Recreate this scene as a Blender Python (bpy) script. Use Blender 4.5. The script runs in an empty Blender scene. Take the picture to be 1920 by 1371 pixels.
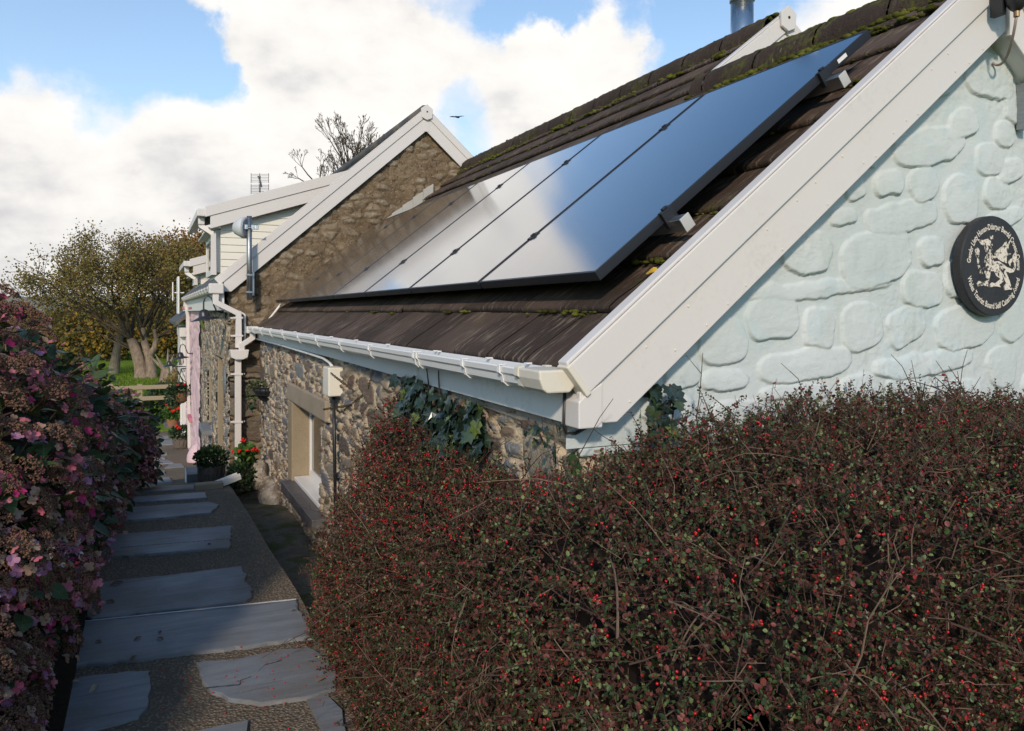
import bpy, math, random
import numpy as np
from mathutils import Vector, Matrix

S = bpy.context.scene
COL = S.collection
R = math.radians
TH = R(25.34)
ST, CT = math.sin(TH), math.cos(TH)
H = 1.65                      # eye height above the near paving; heights below are measured from the eye, every root is lifted by H at the end

# ------------------------------------------------------------------ camera
cam = bpy.data.cameras.new("camera")
cam.lens = 27.0; cam.sensor_width = 36.0; cam.sensor_fit = 'HORIZONTAL'
cam.shift_y = -100.5 / 1920
cam.clip_start = 0.05; cam.clip_end = 6000
camo = bpy.data.objects.new("camera", cam); COL.objects.link(camo)
camo.location = (0, 0, H); camo.rotation_euler = (R(90), 0, -TH)
S.camera = camo

# ------------------------------------------------------------------ light
SUN_EL, SUN_AZ = 28.0, 211.0          # azimuth clockwise from +Y: the sun stands behind the camera, to its left
sd = Vector((math.sin(R(SUN_AZ)) * math.cos(R(SUN_EL)), math.cos(R(SUN_AZ)) * math.cos(R(SUN_EL)), math.sin(R(SUN_EL))))
sun = bpy.data.lights.new("sun", 'SUN'); sun.energy = 2.35; sun.angle = R(4.0); sun.color = (1.0, 0.85, 0.67)
suno = bpy.data.objects.new("sun", sun); COL.objects.link(suno)
suno.rotation_euler = (-sd).to_track_quat('-Z', 'Y').to_euler()
S.view_settings.view_transform = 'Standard'; S.view_settings.look = 'None'
S.view_settings.exposure = 0.38; S.view_settings.gamma = 1.0
S.cycles.max_bounces = 8; S.cycles.diffuse_bounces = 3; S.cycles.glossy_bounces = 4
S.cycles.transparent_max_bounces = 8; S.cycles.caustics_reflective = False; S.cycles.caustics_refractive = False

# ------------------------------------------------------------------ node helpers
class N:
    """small helper round a node tree"""
    def __init__(s, nt): s.nt = nt; s.t = nt.nodes; s.l = nt.links
    def new(s, typ, **kw):
        n = s.t.new(typ)
        for k, v in kw.items(): setattr(n, k, v)
        return n
    def set(s, inp, v):
        if isinstance(v, bpy.types.NodeSocket): s.l.new(v, inp)
        elif v is not None: inp.default_value = v
    def math(s, op, a, b=None, c=None, clamp=False):
        n = s.new('ShaderNodeMath', operation=op); n.use_clamp = clamp
        s.set(n.inputs[0], a)
        if b is not None: s.set(n.inputs[1], b)
        if c is not None: s.set(n.inputs[2], c)
        return n.outputs[0]
    def noise(s, vec, scale, detail=4, rough=0.55, dist=0.0):
        n = s.new('ShaderNodeTexNoise'); s.set(n.inputs['Vector'], vec)
        n.inputs['Scale'].default_value = scale; n.inputs['Detail'].default_value = detail
        n.inputs['Roughness'].default_value = rough; n.inputs['Distortion'].default_value = dist
        return n.outputs['Fac']
    def voro(s, vec, scale, feat='F1', rnd=1.0):
        n = s.new('ShaderNodeTexVoronoi', feature=feat); s.set(n.inputs['Vector'], vec)
        n.inputs['Scale'].default_value = scale; n.inputs['Randomness'].default_value = rnd
        return n
    def ramp(s, fac, stops, interp='LINEAR'):
        n = s.new('ShaderNodeValToRGB'); n.color_ramp.interpolation = interp
        e = n.color_ramp.elements
        while len(e) < len(stops): e.new(0.5)
        for el, (p, c) in zip(e, stops):
            el.position = p; el.color = (c[0], c[1], c[2], 1) if not isinstance(c, (int, float)) else (c, c, c, 1)
        s.set(n.inputs[0], fac); return n.outputs[0]
    def mix(s, fac, a, b, blend='MIX'):
        n = s.new('ShaderNodeMix', data_type='RGBA', blend_type=blend)
        s.set(n.inputs[0], fac)
        for i, v in ((6, a), (7, b)):
            if isinstance(v, tuple): v = (v[0], v[1], v[2], 1)
            s.set(n.inputs[i], v)
        return n.outputs[2]
    def rng(s, v, a, b, c=0.0, d=1.0, smooth=False):
        n = s.new('ShaderNodeMapRange'); n.clamp = True
        if smooth: n.interpolation_type = 'SMOOTHSTEP'
        s.set(n.inputs[0], v)
        for i, q in zip((1, 2, 3, 4), (a, b, c, d)): n.inputs[i].default_value = q
        return n.outputs[0]
    def map(s, vec, scale=(1, 1, 1), rot=(0, 0, 0), loc=(0, 0, 0)):
        n = s.new('ShaderNodeMapping'); s.set(n.inputs[0], vec)
        n.inputs['Scale'].default_value = scale; n.inputs['Rotation'].default_value = rot; n.inputs['Location'].default_value = loc
        return n.outputs[0]
    def bump(s, h, strength=0.5, dist=0.01, normal=None):
        n = s.new('ShaderNodeBump'); n.inputs['Strength'].default_value = strength; n.inputs['Distance'].default_value = dist
        s.set(n.inputs['Height'], h)
        if normal is not None: s.set(n.inputs['Normal'], normal)
        return n.outputs[0]
    def attr(s, name):
        n = s.new('ShaderNodeAttribute', attribute_name=name); return n.outputs['Fac']
    def obj(s): return s.new('ShaderNodeTexCoord').outputs['Object']

def material(name):
    m = bpy.data.materials.new(name); m.use_nodes = True
    n = N(m.node_tree); n.b = n.t['Principled BSDF']
    return m, n
def fin(n, color=None, rough=None, normal=None, spec=None, **kw):
    b = n.b
    if color is not None: n.set(b.inputs['Base Color'], (color[0], color[1], color[2], 1) if isinstance(color, tuple) else color)
    if rough is not None: n.set(b.inputs['Roughness'], rough)
    if normal is not None: n.set(b.inputs['Normal'], normal)
    if spec is not None: n.set(b.inputs['Specular IOR Level'], spec)
    for k, v in kw.items(): n.set(b.inputs[k], v)

# ------------------------------------------------------------------ sky: physical sky behind broken cumulus
def pixdir(px, py):
    xc, up = (px - 960) / 1440, (585 - py) / 1440
    return Vector((CT * xc + ST, -ST * xc + CT, up))
W = bpy.data.worlds.new("World"); S.world = W; W.use_nodes = True
w = N(W.node_tree)
bg = w.t['Background']
sky = w.new('ShaderNodeTexSky', sky_type='NISHITA'); sky.sun_disc = False
sky.sun_elevation = R(SUN_EL); sky.sun_rotation = R(SUN_AZ)
sky.air_density = 1.0; sky.dust_density = 0.6; sky.ozone_density = 1.5; sky.altitude = 50
gen = w.new('ShaderNodeTexCoord').outputs['Generated']
nrm = w.new('ShaderNodeVectorMath', operation='NORMALIZE'); w.l.new(gen, nrm.inputs[0]); dirv = nrm.outputs[0]
sep = w.new('ShaderNodeSeparateXYZ'); w.l.new(dirv, sep.inputs[0])
# warped direction so that the cloud masses have billowed edges
nz = w.new('ShaderNodeTexNoise'); w.l.new(dirv, nz.inputs['Vector']); nz.inputs['Scale'].default_value = 5.0; nz.inputs['Detail'].default_value = 8; nz.inputs['Roughness'].default_value = 0.6
v1 = w.new('ShaderNodeVectorMath', operation='SUBTRACT'); w.l.new(nz.outputs['Color'], v1.inputs[0]); v1.inputs[1].default_value = (.5, .5, .5)
v2 = w.new('ShaderNodeVectorMath', operation='SCALE'); w.l.new(v1.outputs[0], v2.inputs[0]); v2.inputs['Scale'].default_value = 0.26
v3 = w.new('ShaderNodeVectorMath', operation='ADD'); w.l.new(dirv, v3.inputs[0]); w.l.new(v2.outputs[0], v3.inputs[1])
v4 = w.new('ShaderNodeVectorMath', operation='NORMALIZE'); w.l.new(v3.outputs[0], v4.inputs[0]); wd = v4.outputs[0]
# (pixel of the photo that looks at the cloud, angular radius in degrees, weight): fixed directions of the sky
CLOUDS = [(560, -20, 6, .9), (830, 40, 5, .5), (520, 30, 4, .35), (600, 90, 5, .9), (620, 250, 8, .8), (400, 300, 6, .7), (200, 330, 9, .7), (40, 400, 10, .7), (480, 420, 8, .6),
          (820, 130, 5, .32), (1010, 190, 5, .7), (1150, 60, 6.5, 1.5), (1190, -10, 4.5, 1.1), (1120, 230, 7, .7), (1560, 0, 7, .9), (1800, -60, 9, .7), (760, 330, 8, .6),
          (430, 50, 2.5, .35), (90, 175, 3.2, .3), (20, 270, 4, .45), (250, 200, 3, .2),
          (740, -20, 4, -.25), (880, 250, 3.0, -.5), (965, 20, 2.5, -.4), (900, 60, 4, .3), (690, 40, 4, .35), (1310, 70, 3.5, -.9), (150, 80, 9, -.7), (330, 140, 6, -.4), (90, 10, 8, -.4), (300, 60, 4, .15),
          (1080, -430, 17, -1.5), (1350, -520, 18, -1.3), (1270, -260, 8, -.7), (900, -160, 6, .5), (640, -160, 8, .55), (800, -330, 9, .5), (1000, -700, 10, .4)]
acc = None
for (px, py, rad, wt) in CLOUDS:
    d = pixdir(px, py).normalized()
    dot = w.new('ShaderNodeVectorMath', operation='DOT_PRODUCT'); w.l.new(wd, dot.inputs[0]); dot.inputs[1].default_value = d
    f = w.rng(dot.outputs['Value'], math.cos(R(rad * 1.35)), math.cos(R(rad * 0.35)), 0.0, wt, True)
    acc = f if acc is None else w.math('ADD', acc, f)
big = w.noise(w.map(dirv, (2.2, 2.2, 3.4), loc=(3.1, 1.7, 0.4)), 1.6, 7, 0.58)
low = w.rng(sep.outputs[2], 0.0, 0.25, 0.55, 0.0)          # more cloud low down
dens = w.math('ADD', w.math('ADD', acc, w.math('MULTIPLY', w.math('SUBTRACT', big, 0.52), 1.7)), low)
mask = w.rng(dens, 0.02, 0.95, 0, 1, True)
thick = w.noise(w.map(dirv, (4, 4, 7), loc=(8, 2, 5)), 1.9, 6, 0.55)
shade = w.math('ADD', w.math('MULTIPLY', w.math('SUBTRACT', thick, 0.5), 1.15), w.rng(sep.outputs[2], 0.0, 0.24, 0.58, 0.94))
ccol = w.ramp(shade, [(0.40, (0.40, 0.43, 0.48)), (0.62, (0.70, 0.69, 0.70)), (0.82, (0.95, 0.925, 0.89)), (1.0, (1.06, 1.02, 0.97))])
CLOUD_K, SKY_K = 0.78, 0.125
skc = w.mix(1.0, sky.outputs[0], (SKY_K * .74, SKY_K * 1.0, SKY_K * 1.12), 'MULTIPLY')
# a fair share of thin veil lifts the blue towards the pale blue of the photograph
skv = w.mix(w.rng(sep.outputs[2], 0.20, 0.60, 0.34, 0.02), skc, (0.70, 0.78, 0.88))
clc = w.mix(1.0, ccol, (CLOUD_K, CLOUD_K, CLOUD_K), 'MULTIPLY')
w.l.new(w.mix(mask, skv, clc), bg.inputs[0]); bg.inputs[1].default_value = 1.0

# ------------------------------------------------------------------ mesh helpers
def meshdata(name, V, F, mi=None, attrs=None, smooth=False):
    """V (n,3) array; F list of (m,k) int arrays or a list of index tuples"""
    me = bpy.data.meshes.new(name)
    V = np.asarray(V, dtype=np.float32)
    if isinstance(F, np.ndarray): F = [F]
    if len(F) and isinstance(F[0], np.ndarray):
        lv = np.concatenate([f.reshape(-1) for f in F]); ln = np.concatenate([np.full(len(f), f.shape[1]) for f in F])
    else:
        lv = np.array([i for f in F for i in f]); ln = np.array([len(f) for f in F])
    me.vertices.add(len(V)); me.vertices.foreach_set("co", V.reshape(-1))
    me.loops.add(len(lv)); me.loops.foreach_set("vertex_index", lv.astype(np.int32))
    me.polygons.add(len(ln)); st = np.concatenate([[0], np.cumsum(ln)[:-1]]); me.polygons.foreach_set("loop_start", st.astype(np.int32))
    if mi is not None: me.polygons.foreach_set("material_index", np.asarray(mi, dtype=np.int32))
    me.polygons.foreach_set("use_smooth", np.full(len(ln), smooth, dtype=bool))
    me.update(calc_edges=True)
    for k, (dom, arr) in (attrs or {}).items():
        a = me.attributes.new(k, 'FLOAT', dom); a.data.foreach_set("value", np.asarray(arr, dtype=np.float32))
    return me
def link(name, me, mats, parent=None, bevel=0.0):
    o = bpy.data.objects.new(name, me); COL.objects.link(o)
    for m in (mats if isinstance(mats, (list, tuple)) else [mats]): me.materials.append(m)
    if parent is not None:
        o.parent = parent
        mw = Matrix.Identity(4); p = parent
        while p is not None:            # parts are built in world coordinates: cancel the parent's placing
            mw = p.matrix_parent_inverse.copy() @ p.matrix_basis @ mw if p.parent else p.matrix_basis @ mw
            p = p.parent
        o.matrix_parent_inverse = mw.inverted()
    if bevel:
        b = o.modifiers.new("bevel", 'BEVEL'); b.width = bevel; b.segments = 2; b.limit_method = 'ANGLE'; b.angle_limit = R(40)
    return o
class MB:
    def __init__(s): s.v = []; s.f = []; s.m = []; s.cur = 0
    def add(s, V, F, m=None):
        o = len(s.v); s.v += [tuple(p) for p in V]
        for f in F: s.f.append(tuple(i + o for i in f)); s.m.append(s.cur if m is None else m)
        return s
    def box(s, a, b, M=None):
        (x0, y0, z0), (x1, y1, z1) = a, b
        V = [(x0, y0, z0), (x1, y0, z0), (x1, y1, z0), (x0, y1, z0), (x0, y0, z1), (x1, y0, z1), (x1, y1, z1), (x0, y1, z1)]
        if M is not None: V = [M @ Vector(p) for p in V]
        return s.add(V, [(0, 3, 2, 1), (4, 5, 6, 7), (0, 1, 5, 4), (1, 2, 6, 5), (2, 3, 7, 6), (3, 0, 4, 7)])
    def prism(s, poly, vec):
        n = len(poly); v = Vector(vec); P = [Vector(p) for p in poly]; nv = Vector((0, 0, 0))
        for i in range(n): nv += P[i].cross(P[(i + 1) % n])
        if nv.dot(v) > 0: P.reverse()
        return s.add(P + [p + v for p in P], [tuple(range(n)), tuple(range(2 * n - 1, n - 1, -1))] + [(i, i + n, (i + 1) % n + n, (i + 1) % n) for i in range(n)])
    def tube(s, pts, r, n=8, cap=True):
        P = [Vector(p) for p in pts]; rs = r if isinstance(r, (list, tuple)) else [r] * len(P)
        V = []; up = None
        for i, p in enumerate(P):
            t = (P[min(i + 1, len(P) - 1)] - P[max(i - 1, 0)]).normalized()
            if up is None: up = t.orthogonal().normalized()
            up = (up - t * up.dot(t)); up = up.normalized() if up.length > 1e-6 else t.orthogonal().normalized()
            w_ = t.cross(up)
            for k in range(n):
                a = 2 * math.pi * k / n
                V.append(p + (up * math.cos(a) + w_ * math.sin(a)) * rs[i])
        F = [(i * n + k, i * n + (k + 1) % n, (i + 1) * n + (k + 1) % n, (i + 1) * n + k) for i in range(len(P) - 1) for k in range(n)]
        if cap: F += [tuple(range(n - 1, -1, -1)), tuple((len(P) - 1) * n + k for k in range(n))]
        return s.add(V, F)
    def sweep(s, prof, pts, ups=None, closed=True):
        """profile (x right, y up) swept along pts, mitred, with a fixed up vector"""
        P = [Vector(p) for p in pts]; n = len(prof); V = []; U = Vector(ups or (0, 0, 1))
        for i, p in enumerate(P):
            a = (P[i] - P[i - 1]).normalized() if i else None
            b = (P[i + 1] - P[i]).normalized() if i < len(P) - 1 else None
            t = ((a or b) + (b or a)).normalized()
            rt = t.cross(U).normalized(); up = rt.cross(t)
            k = 1.0 / max(0.35, math.sqrt((1 + (a.dot(b) if a and b else 1)) / 2))
            for (x, y) in prof: V.append(p + rt * x * (k if abs(U.dot(rt)) < .1 and abs(t.z) < .05 and False else 1) + up * y * (k if a and b else 1))
        F = []
        rngn = n if closed else n - 1
        for i in range(len(P) - 1):
            for k in range(rngn): F.append((i * n + k, (i + 1) * n + k, (i + 1) * n + (k + 1) % n, i * n + (k + 1) % n))
        if closed: F += [tuple(range(n)), tuple((len(P) - 1) * n + k for k in range(n - 1, -1, -1))]
        return s.add(V, F)
    def lathe(s, prof, c, M=None, n=16, cap=True):
        V = []
        for (r, z) in prof:
            for k in range(n):
                a = 2 * math.pi * k / n; p = Vector((r * math.cos(a), r * math.sin(a), z))
                if M is not None: p = M @ p
                V.append(p + Vector(c))
        F = [(i * n + k, i * n + (k + 1) % n, (i + 1) * n + (k + 1) % n, (i + 1) * n + k) for i in range(len(prof) - 1) for k in range(n)]
        if cap: F += [tuple(range(n - 1, -1, -1)), tuple((len(prof) - 1) * n + k for k in range(n))]
        return s.add(V, F)
    def ball(s, c, r, n=8, m=6, sq=(1, 1, 1)):
        V = [(c[0], c[1], c[2] + r * sq[2])]
        for i in range(1, m):
            for k in range(n):
                a, b = math.pi * i / m, 2 * math.pi * k / n
                V.append((c[0] + r * sq[0] * math.sin(a) * math.cos(b), c[1] + r * sq[1] * math.sin(a) * math.sin(b), c[2] + r * sq[2] * math.cos(a)))
        V.append((c[0], c[1], c[2] - r * sq[2]))
        F = [(0, 1 + k, 1 + (k + 1) % n) for k in range(n)]
        F += [(1 + i * n + k, 1 + (i + 1) * n + k, 1 + (i + 1) * n + (k + 1) % n, 1 + i * n + (k + 1) % n) for i in range(m - 2) for k in range(n)]
        l = len(V) - 1; b0 = 1 + (m - 2) * n
        F += [(l, b0 + (k + 1) % n, b0 + k) for k in range(n)]
        return s.add(V, F)
    def grid(s, P):
        """P[i][j] array of points -> quads"""
        ni, nj = len(P), len(P[0]); V = [p for row in P for p in row]
        return s.add(V, [(i * nj + j, (i + 1) * nj + j, (i + 1) * nj + j + 1, i * nj + j + 1) for i in range(ni - 1) for j in range(nj - 1)])
    def build(s, name, mats, parent=None, smooth=False, bevel=0.0, attrs=None):
        return link(name, meshdata(name, np.array(s.v, dtype=np.float32), s.f, s.m, attrs, smooth), mats, parent, bevel)
def tag(o, label=None, cat=None, group=None, kind=None):
    if label: o['label'] = label
    if cat: o['category'] = cat
    if group: o['group'] = group
    if kind: o['kind'] = kind
    return o
def thing(name, label, cat, loc=(0, 0, 0), group=None):
    o = bpy.data.objects.new(name, None); COL.objects.link(o); o.location = loc; o.empty_display_size = 0.1
    return tag(o, label, cat, group)
def copy_tree(o, parent=None):
    c = o.copy(); COL.objects.link(c)
    if parent is not None: c.parent = parent
    for ch in o.children: copy_tree(ch, c)
    return c

# numeric noise for real relief
def vhash(ix, iy, seed):
    h = (ix.astype(np.int64) * 374761393 + iy.astype(np.int64) * 668265263 + seed * 1442695041) & 0x7fffffff
    h = ((h ^ (h >> 13)) * 1274126177) & 0x7fffffff
    return ((h ^ (h >> 16)) & 0xffffff) / float(0xffffff)
def vnoise(x, y, seed=0):
    ix, iy = np.floor(x), np.floor(y); fx, fy = x - ix, y - iy
    fx = fx * fx * (3 - 2 * fx); fy = fy * fy * (3 - 2 * fy)
    a, b = vhash(ix, iy, seed), vhash(ix + 1, iy, seed); c, d = vhash(ix, iy + 1, seed), vhash(ix + 1, iy + 1, seed)
    return (a * (1 - fx) + b * fx) * (1 - fy) + (c * (1 - fx) + d * fx) * fy
def fbm(x, y, seed=0, oct=4):
    t = np.zeros_like(x, dtype=float); amp = 0.5
    for i in range(oct): t += amp * vnoise(x, y, seed + i); x = x * 2.03; y = y * 2.03; amp *= 0.5
    return t
def worley(x, y, seed=0, jit=0.85):
    ix, iy = np.floor(x), np.floor(y); f1 = np.full(x.shape, 9.0); f2 = np.full(x.shape, 9.0); cid = np.zeros(x.shape)
    for dx in (-1, 0, 1):
        for dy in (-1, 0, 1):
            cx, cy = ix + dx, iy + dy
            px = cx + .5 + jit * (vhash(cx, cy, seed) - .5); py = cy + .5 + jit * (vhash(cx, cy, seed + 7) - .5)
            d = .45 * np.hypot(x - px, y - py) + .55 * np.maximum(np.abs(x - px), np.abs(y - py)) if jit < .99 else np.hypot(x - px, y - py); near = d < f1
            f2 = np.where(near, f1, np.minimum(f2, d)); cid = np.where(near, vhash(cx, cy, seed + 13), cid); f1 = np.where(near, d, f1)
    return f1, f2, cid
def sstep(x, a, b):
    t = np.clip((x - a) / (b - a), 0, 1); return t * t * (3 - 2 * t)
def rotmats(fwd, roll, rng):
    """frames (N,3,3): columns x=side, y=forward, z=normal"""
    f = fwd / np.linalg.norm(fwd, axis=1, keepdims=True)
    ref = np.where(np.abs(f[:, 2:3]) > 0.95, np.array([[1.0, 0, 0]]), np.array([[0, 0, 1.0]]))
    sx = np.cross(f, ref); sx /= np.linalg.norm(sx, axis=1, keepdims=True); nz_ = np.cross(sx, f)
    c, s_ = np.cos(roll)[:, None], np.sin(roll)[:, None]
    x = sx * c + nz_ * s_; z = -sx * s_ + nz_ * c
    return np.stack([x, f, z], axis=2)
def scatter(tv, tf, Rm, T, sc):
    """template verts (k,3), template faces (m,q) placed N times"""
    tv = np.asarray(tv, float); tf = np.asarray(tf); Nn = len(T)
    V = np.einsum('nij,kj->nki', Rm, tv) * np.asarray(sc).reshape(-1, 1, 1) + np.asarray(T)[:, None, :]
    F = tf[None] + (np.arange(Nn) * len(tv))[:, None, None]
    return V.reshape(-1, 3), F.reshape(-1, tf.shape[1])

# ------------------------------------------------------------------ from the photograph's pixels to measured places
def at(px, py, X=None, Y=None, Z=None, d=None):
    v = pixdir(px, py)
    t = X / v.x if X is not None else Y / v.y if Y is not None else Z / v.z if Z is not None else d
    return v * t
GYS = [0, 7.5, 8.3, 9.5, 12, 15, 19, 24, 40, 80, 400]
GZS = [-1.65, -1.65, -1.74, -1.95, -2.35, -2.75, -3.1, -3.3, -3.4, -3.7, -4.5]
def gz(y): return float(np.interp(y, GYS, GZS))
def atg(px, py, off=0.0):
    v = pixdir(px, py); t0, t = 0.5, 0.5
    while t < 300:
        p = v * t
        if p.z < gz(p.y) + off: break
        t0 = t; t *= 1.02
    for _ in range(40):
        m_ = (t0 + t) / 2; p = v * m_
        if p.z < gz(p.y) + off: t = m_
        else: t0 = m_
    return v * t
rnd = random.Random(7); rg = np.random.default_rng(11)

# ------------------------------------------------------------------ materials of the buildings
def m_plastic(name, col, rough=0.38, dirt=0.12):
    m, n = material(name); o = n.obj()
    a = n.noise(o, 3.0, 5, .6); c = n.noise(o, 55, 3, .6)
    k = n.math('MULTIPLY', n.rng(a, .48, .75), n.rng(c, .45, .75)); k = n.math('MULTIPLY', k, dirt * 2)
    fin(n, n.mix(k, col, (col[0] * .55, col[1] * .5, col[2] * .42)), n.rng(a, .3, .7, rough - .06, rough + .12), spec=.45)
    return m
M_UPVC = m_plastic("white_upvc", (.635, .59, .565), dirt=.2)
M_UPVC2 = m_plastic("white_gutter", (.74, .72, .70), .3, .08)
M_UPVC3 = m_plastic("grimy_gutter_end", (.66, .60, .51), .5, .3)
M_CREAM = m_plastic("cream_cladding", (.72, .68, .60), .42)
M_GREYW = m_plastic("grey_white_fascia", (.72, .70, .67), .45, .3)
M_BLACK = m_plastic("black_plastic", (.018, .018, .02), .4, .0)
M_DKMET = m_plastic("dark_metal", (.02, .022, .028), .35, .0)
def m_metal(name, col, rough):
    m, n = material(name); o = n.obj(); a = n.noise(n.map(o, (6, 6, 40)), 4, 4)
    fin(n, n.mix(a, col, tuple(c * .75 for c in col)), n.rng(a, .3, .7, rough * .8, rough * 1.3), Metallic=1.0); return m
M_ALU = m_metal("aluminium", (.72, .72, .71), .35)
M_STEEL = m_metal("stainless_steel", (.80, .78, .75), .2)
M_GALV = m_metal("galvanised_steel", (.38, .40, .42), .45)

# roof tiles: brown-black concrete, lichen drawn out down the slope
PHI = math.atan(.787); CP, SP = math.cos(PHI), math.sin(PHI)
def m_tiles(name="roof_tiles", lk=.75, gk=.6, glo=.60):
    m, n = material(name); o = n.obj()
    sl = n.map(o, (1, 1, 1), (0, PHI, 0))                 # x now runs up the slope
    streak = n.noise(n.map(sl, (7, 42, 7)), 1.0, 6, .62)
    fine = n.noise(o, 140, 3, .7); bigp = n.noise(o, 2.3, 5, .6); tid = n.attr("tile")
    base = n.ramp(n.math('ADD', n.math('MULTIPLY', bigp, .6), n.math('MULTIPLY', tid, .4)), [(.25, (.042, .027, .020)), (.5, (.072, .047, .035)), (.8, (.112, .075, .056))])
    base = n.mix(n.rng(fine, .56, .78, 0, .55), base, (.12, .10, .085))
    lich = n.math('MULTIPLY', n.rng(streak, .53, .64), n.rng(n.noise(o, 3.1, 3), .34, .56))
    base = n.mix(n.math('MULTIPLY', lich, lk), base, (.27, .205, .155))
    spot = n.voro(n.map(sl, (9, 24, 9)), 1.0); wht = n.math('MULTIPLY', n.rng(spot.outputs['Distance'], .16, .07), n.rng(n.noise(o, 1.7, 2), .56, .66))
    base = n.mix(wht, base, (.42, .36, .30))
    edge = n.attr("edge")
    base = n.mix(n.math('MULTIPLY', edge, n.rng(n.noise(o, 26, 3), .4, .6, .35, 1)), base, (.012, .010, .008))
    green = n.math('MULTIPLY', n.rng(n.noise(o, 4.3, 5, .65), glo, glo + .1), n.rng(n.noise(o, 30, 3), .42, .6))
    base = n.mix(n.math('MULTIPLY', green, gk), base, (.10, .10, .018))
    h = n.math('ADD', n.math('MULTIPLY', fine, .5), n.math('MULTIPLY', n.noise(o, 38, 4, .7), .9))
    fin(n, base, .9, n.bump(h, .9, .012), spec=.25); return m
M_TILE = m_tiles(); M_RIDGE = m_tiles("ridge_tiles", .12, .9, .50)
def m_moss():
    m, n = material("moss"); o = n.obj(); a = n.noise(o, 9, 4); f = n.noise(o, 220, 2, .7)
    c = n.ramp(a, [(.3, (.05, .045, .012)), (.5, (.12, .13, .02)), (.68, (.24, .24, .045)), (.8, (.30, .31, .14))])
    fin(n, n.mix(n.rng(f, .35, .7, .5, 0), c, (.02, .018, .008)), 1.0, n.bump(f, 1, .01), spec=.1); return m
M_MOSS = m_moss()
def m_blue():
    m, n = material("pale_blue_render"); o = n.obj()
    a = n.noise(o, 1.6, 4); f = n.noise(o, 60, 5, .65); b = n.noise(n.map(o, (2, 2, 2), loc=(4, 0, 1)), 2.2, 3)
    c = n.ramp(a, [(.3, (.475, .515, .515)), (.7, (.54, .568, .565))])
    c = n.mix(n.rng(b, .57, .63, 0, .45), c, (.44, .525, .55))
    gr = n.noise(n.map(o, (5, 5, 1.6)), 1.0, 5, .65); c = n.mix(n.rng(gr, .56, .74, 0, .4), c, (.36, .40, .36))
    sp = n.voro(o, 42); c = n.mix(n.math('MULTIPLY', n.rng(sp.outputs['Distance'], .10, .05), n.rng(n.noise(o, 5, 2), .6, .7)), c, (.2, .2, .19))
    h = n.math('ADD', n.math('MULTIPLY', f, .8), n.noise(n.map(o, (1, 1, 2.6), (0, .5, 0)), 13, 5, .65))
    fin(n, c, .78, n.bump(h, .5, .006), spec=.3); return m
M_BLUE = m_blue()
def m_rubble(name, cols, mortar, bumpk=.8, mw=(.06, .17)):
    m, n = material(name); o = n.obj()
    sid, ed = n.attr("sid"), n.attr("edge")
    c = n.ramp(sid, [(i / len(cols), q) for i, q in enumerate(cols)], 'CONSTANT')
    f = n.noise(o, 34, 5, .7); lay = n.noise(n.map(o, (6, 6, 60)), 1.5, 4, .6); g = n.noise(o, 5, 3)
    c = n.mix(n.rng(f, .3, .75, .55, 0), c, (.03, .027, .026)); c = n.mix(n.rng(lay, .5, .75, 0, .5), c, (.30, .27, .235))
    k = n.rng(n.math('ADD', ed, n.math('MULTIPLY', n.math('SUBTRACT', f, .5), .22)), mw[0], mw[1], 1, 0, True)
    mo = n.mix(n.noise(o, 90, 3, .7), mortar, tuple(q * .55 for q in mortar)); mo = n.mix(n.rng(g, .5, .7, 0, .5), mo, tuple(q * 1.25 for q in mortar))
    hole = n.rng(n.noise(o, 17, 2), .66, .72); mo = n.mix(hole, mo, (.05, .042, .035))
    h = n.math('ADD', n.math('MULTIPLY', f, .7), n.math('MULTIPLY', n.noise(o, 120, 2), .3))
    fin(n, n.mix(k, c, mo), .88, n.bump(h, bumpk, .02), spec=.25); return m
M_STONE = m_rubble("rubble_stone", [(.20, .205, .22), (.25, .18, .13), (.15, .115, .10), (.36, .31, .245), (.28, .275, .27), (.20, .125, .095), (.18, .185, .205), (.40, .33, .245), (.29, .225, .165)], (.60, .485, .35), .9, (.15, .29))
M_STONE2 = m_rubble("return_stone", [(.16, .12, .085), (.20, .15, .10), (.12, .092, .066), (.24, .19, .14)], (.27, .20, .125), 1.0, (.03, .10))
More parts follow.
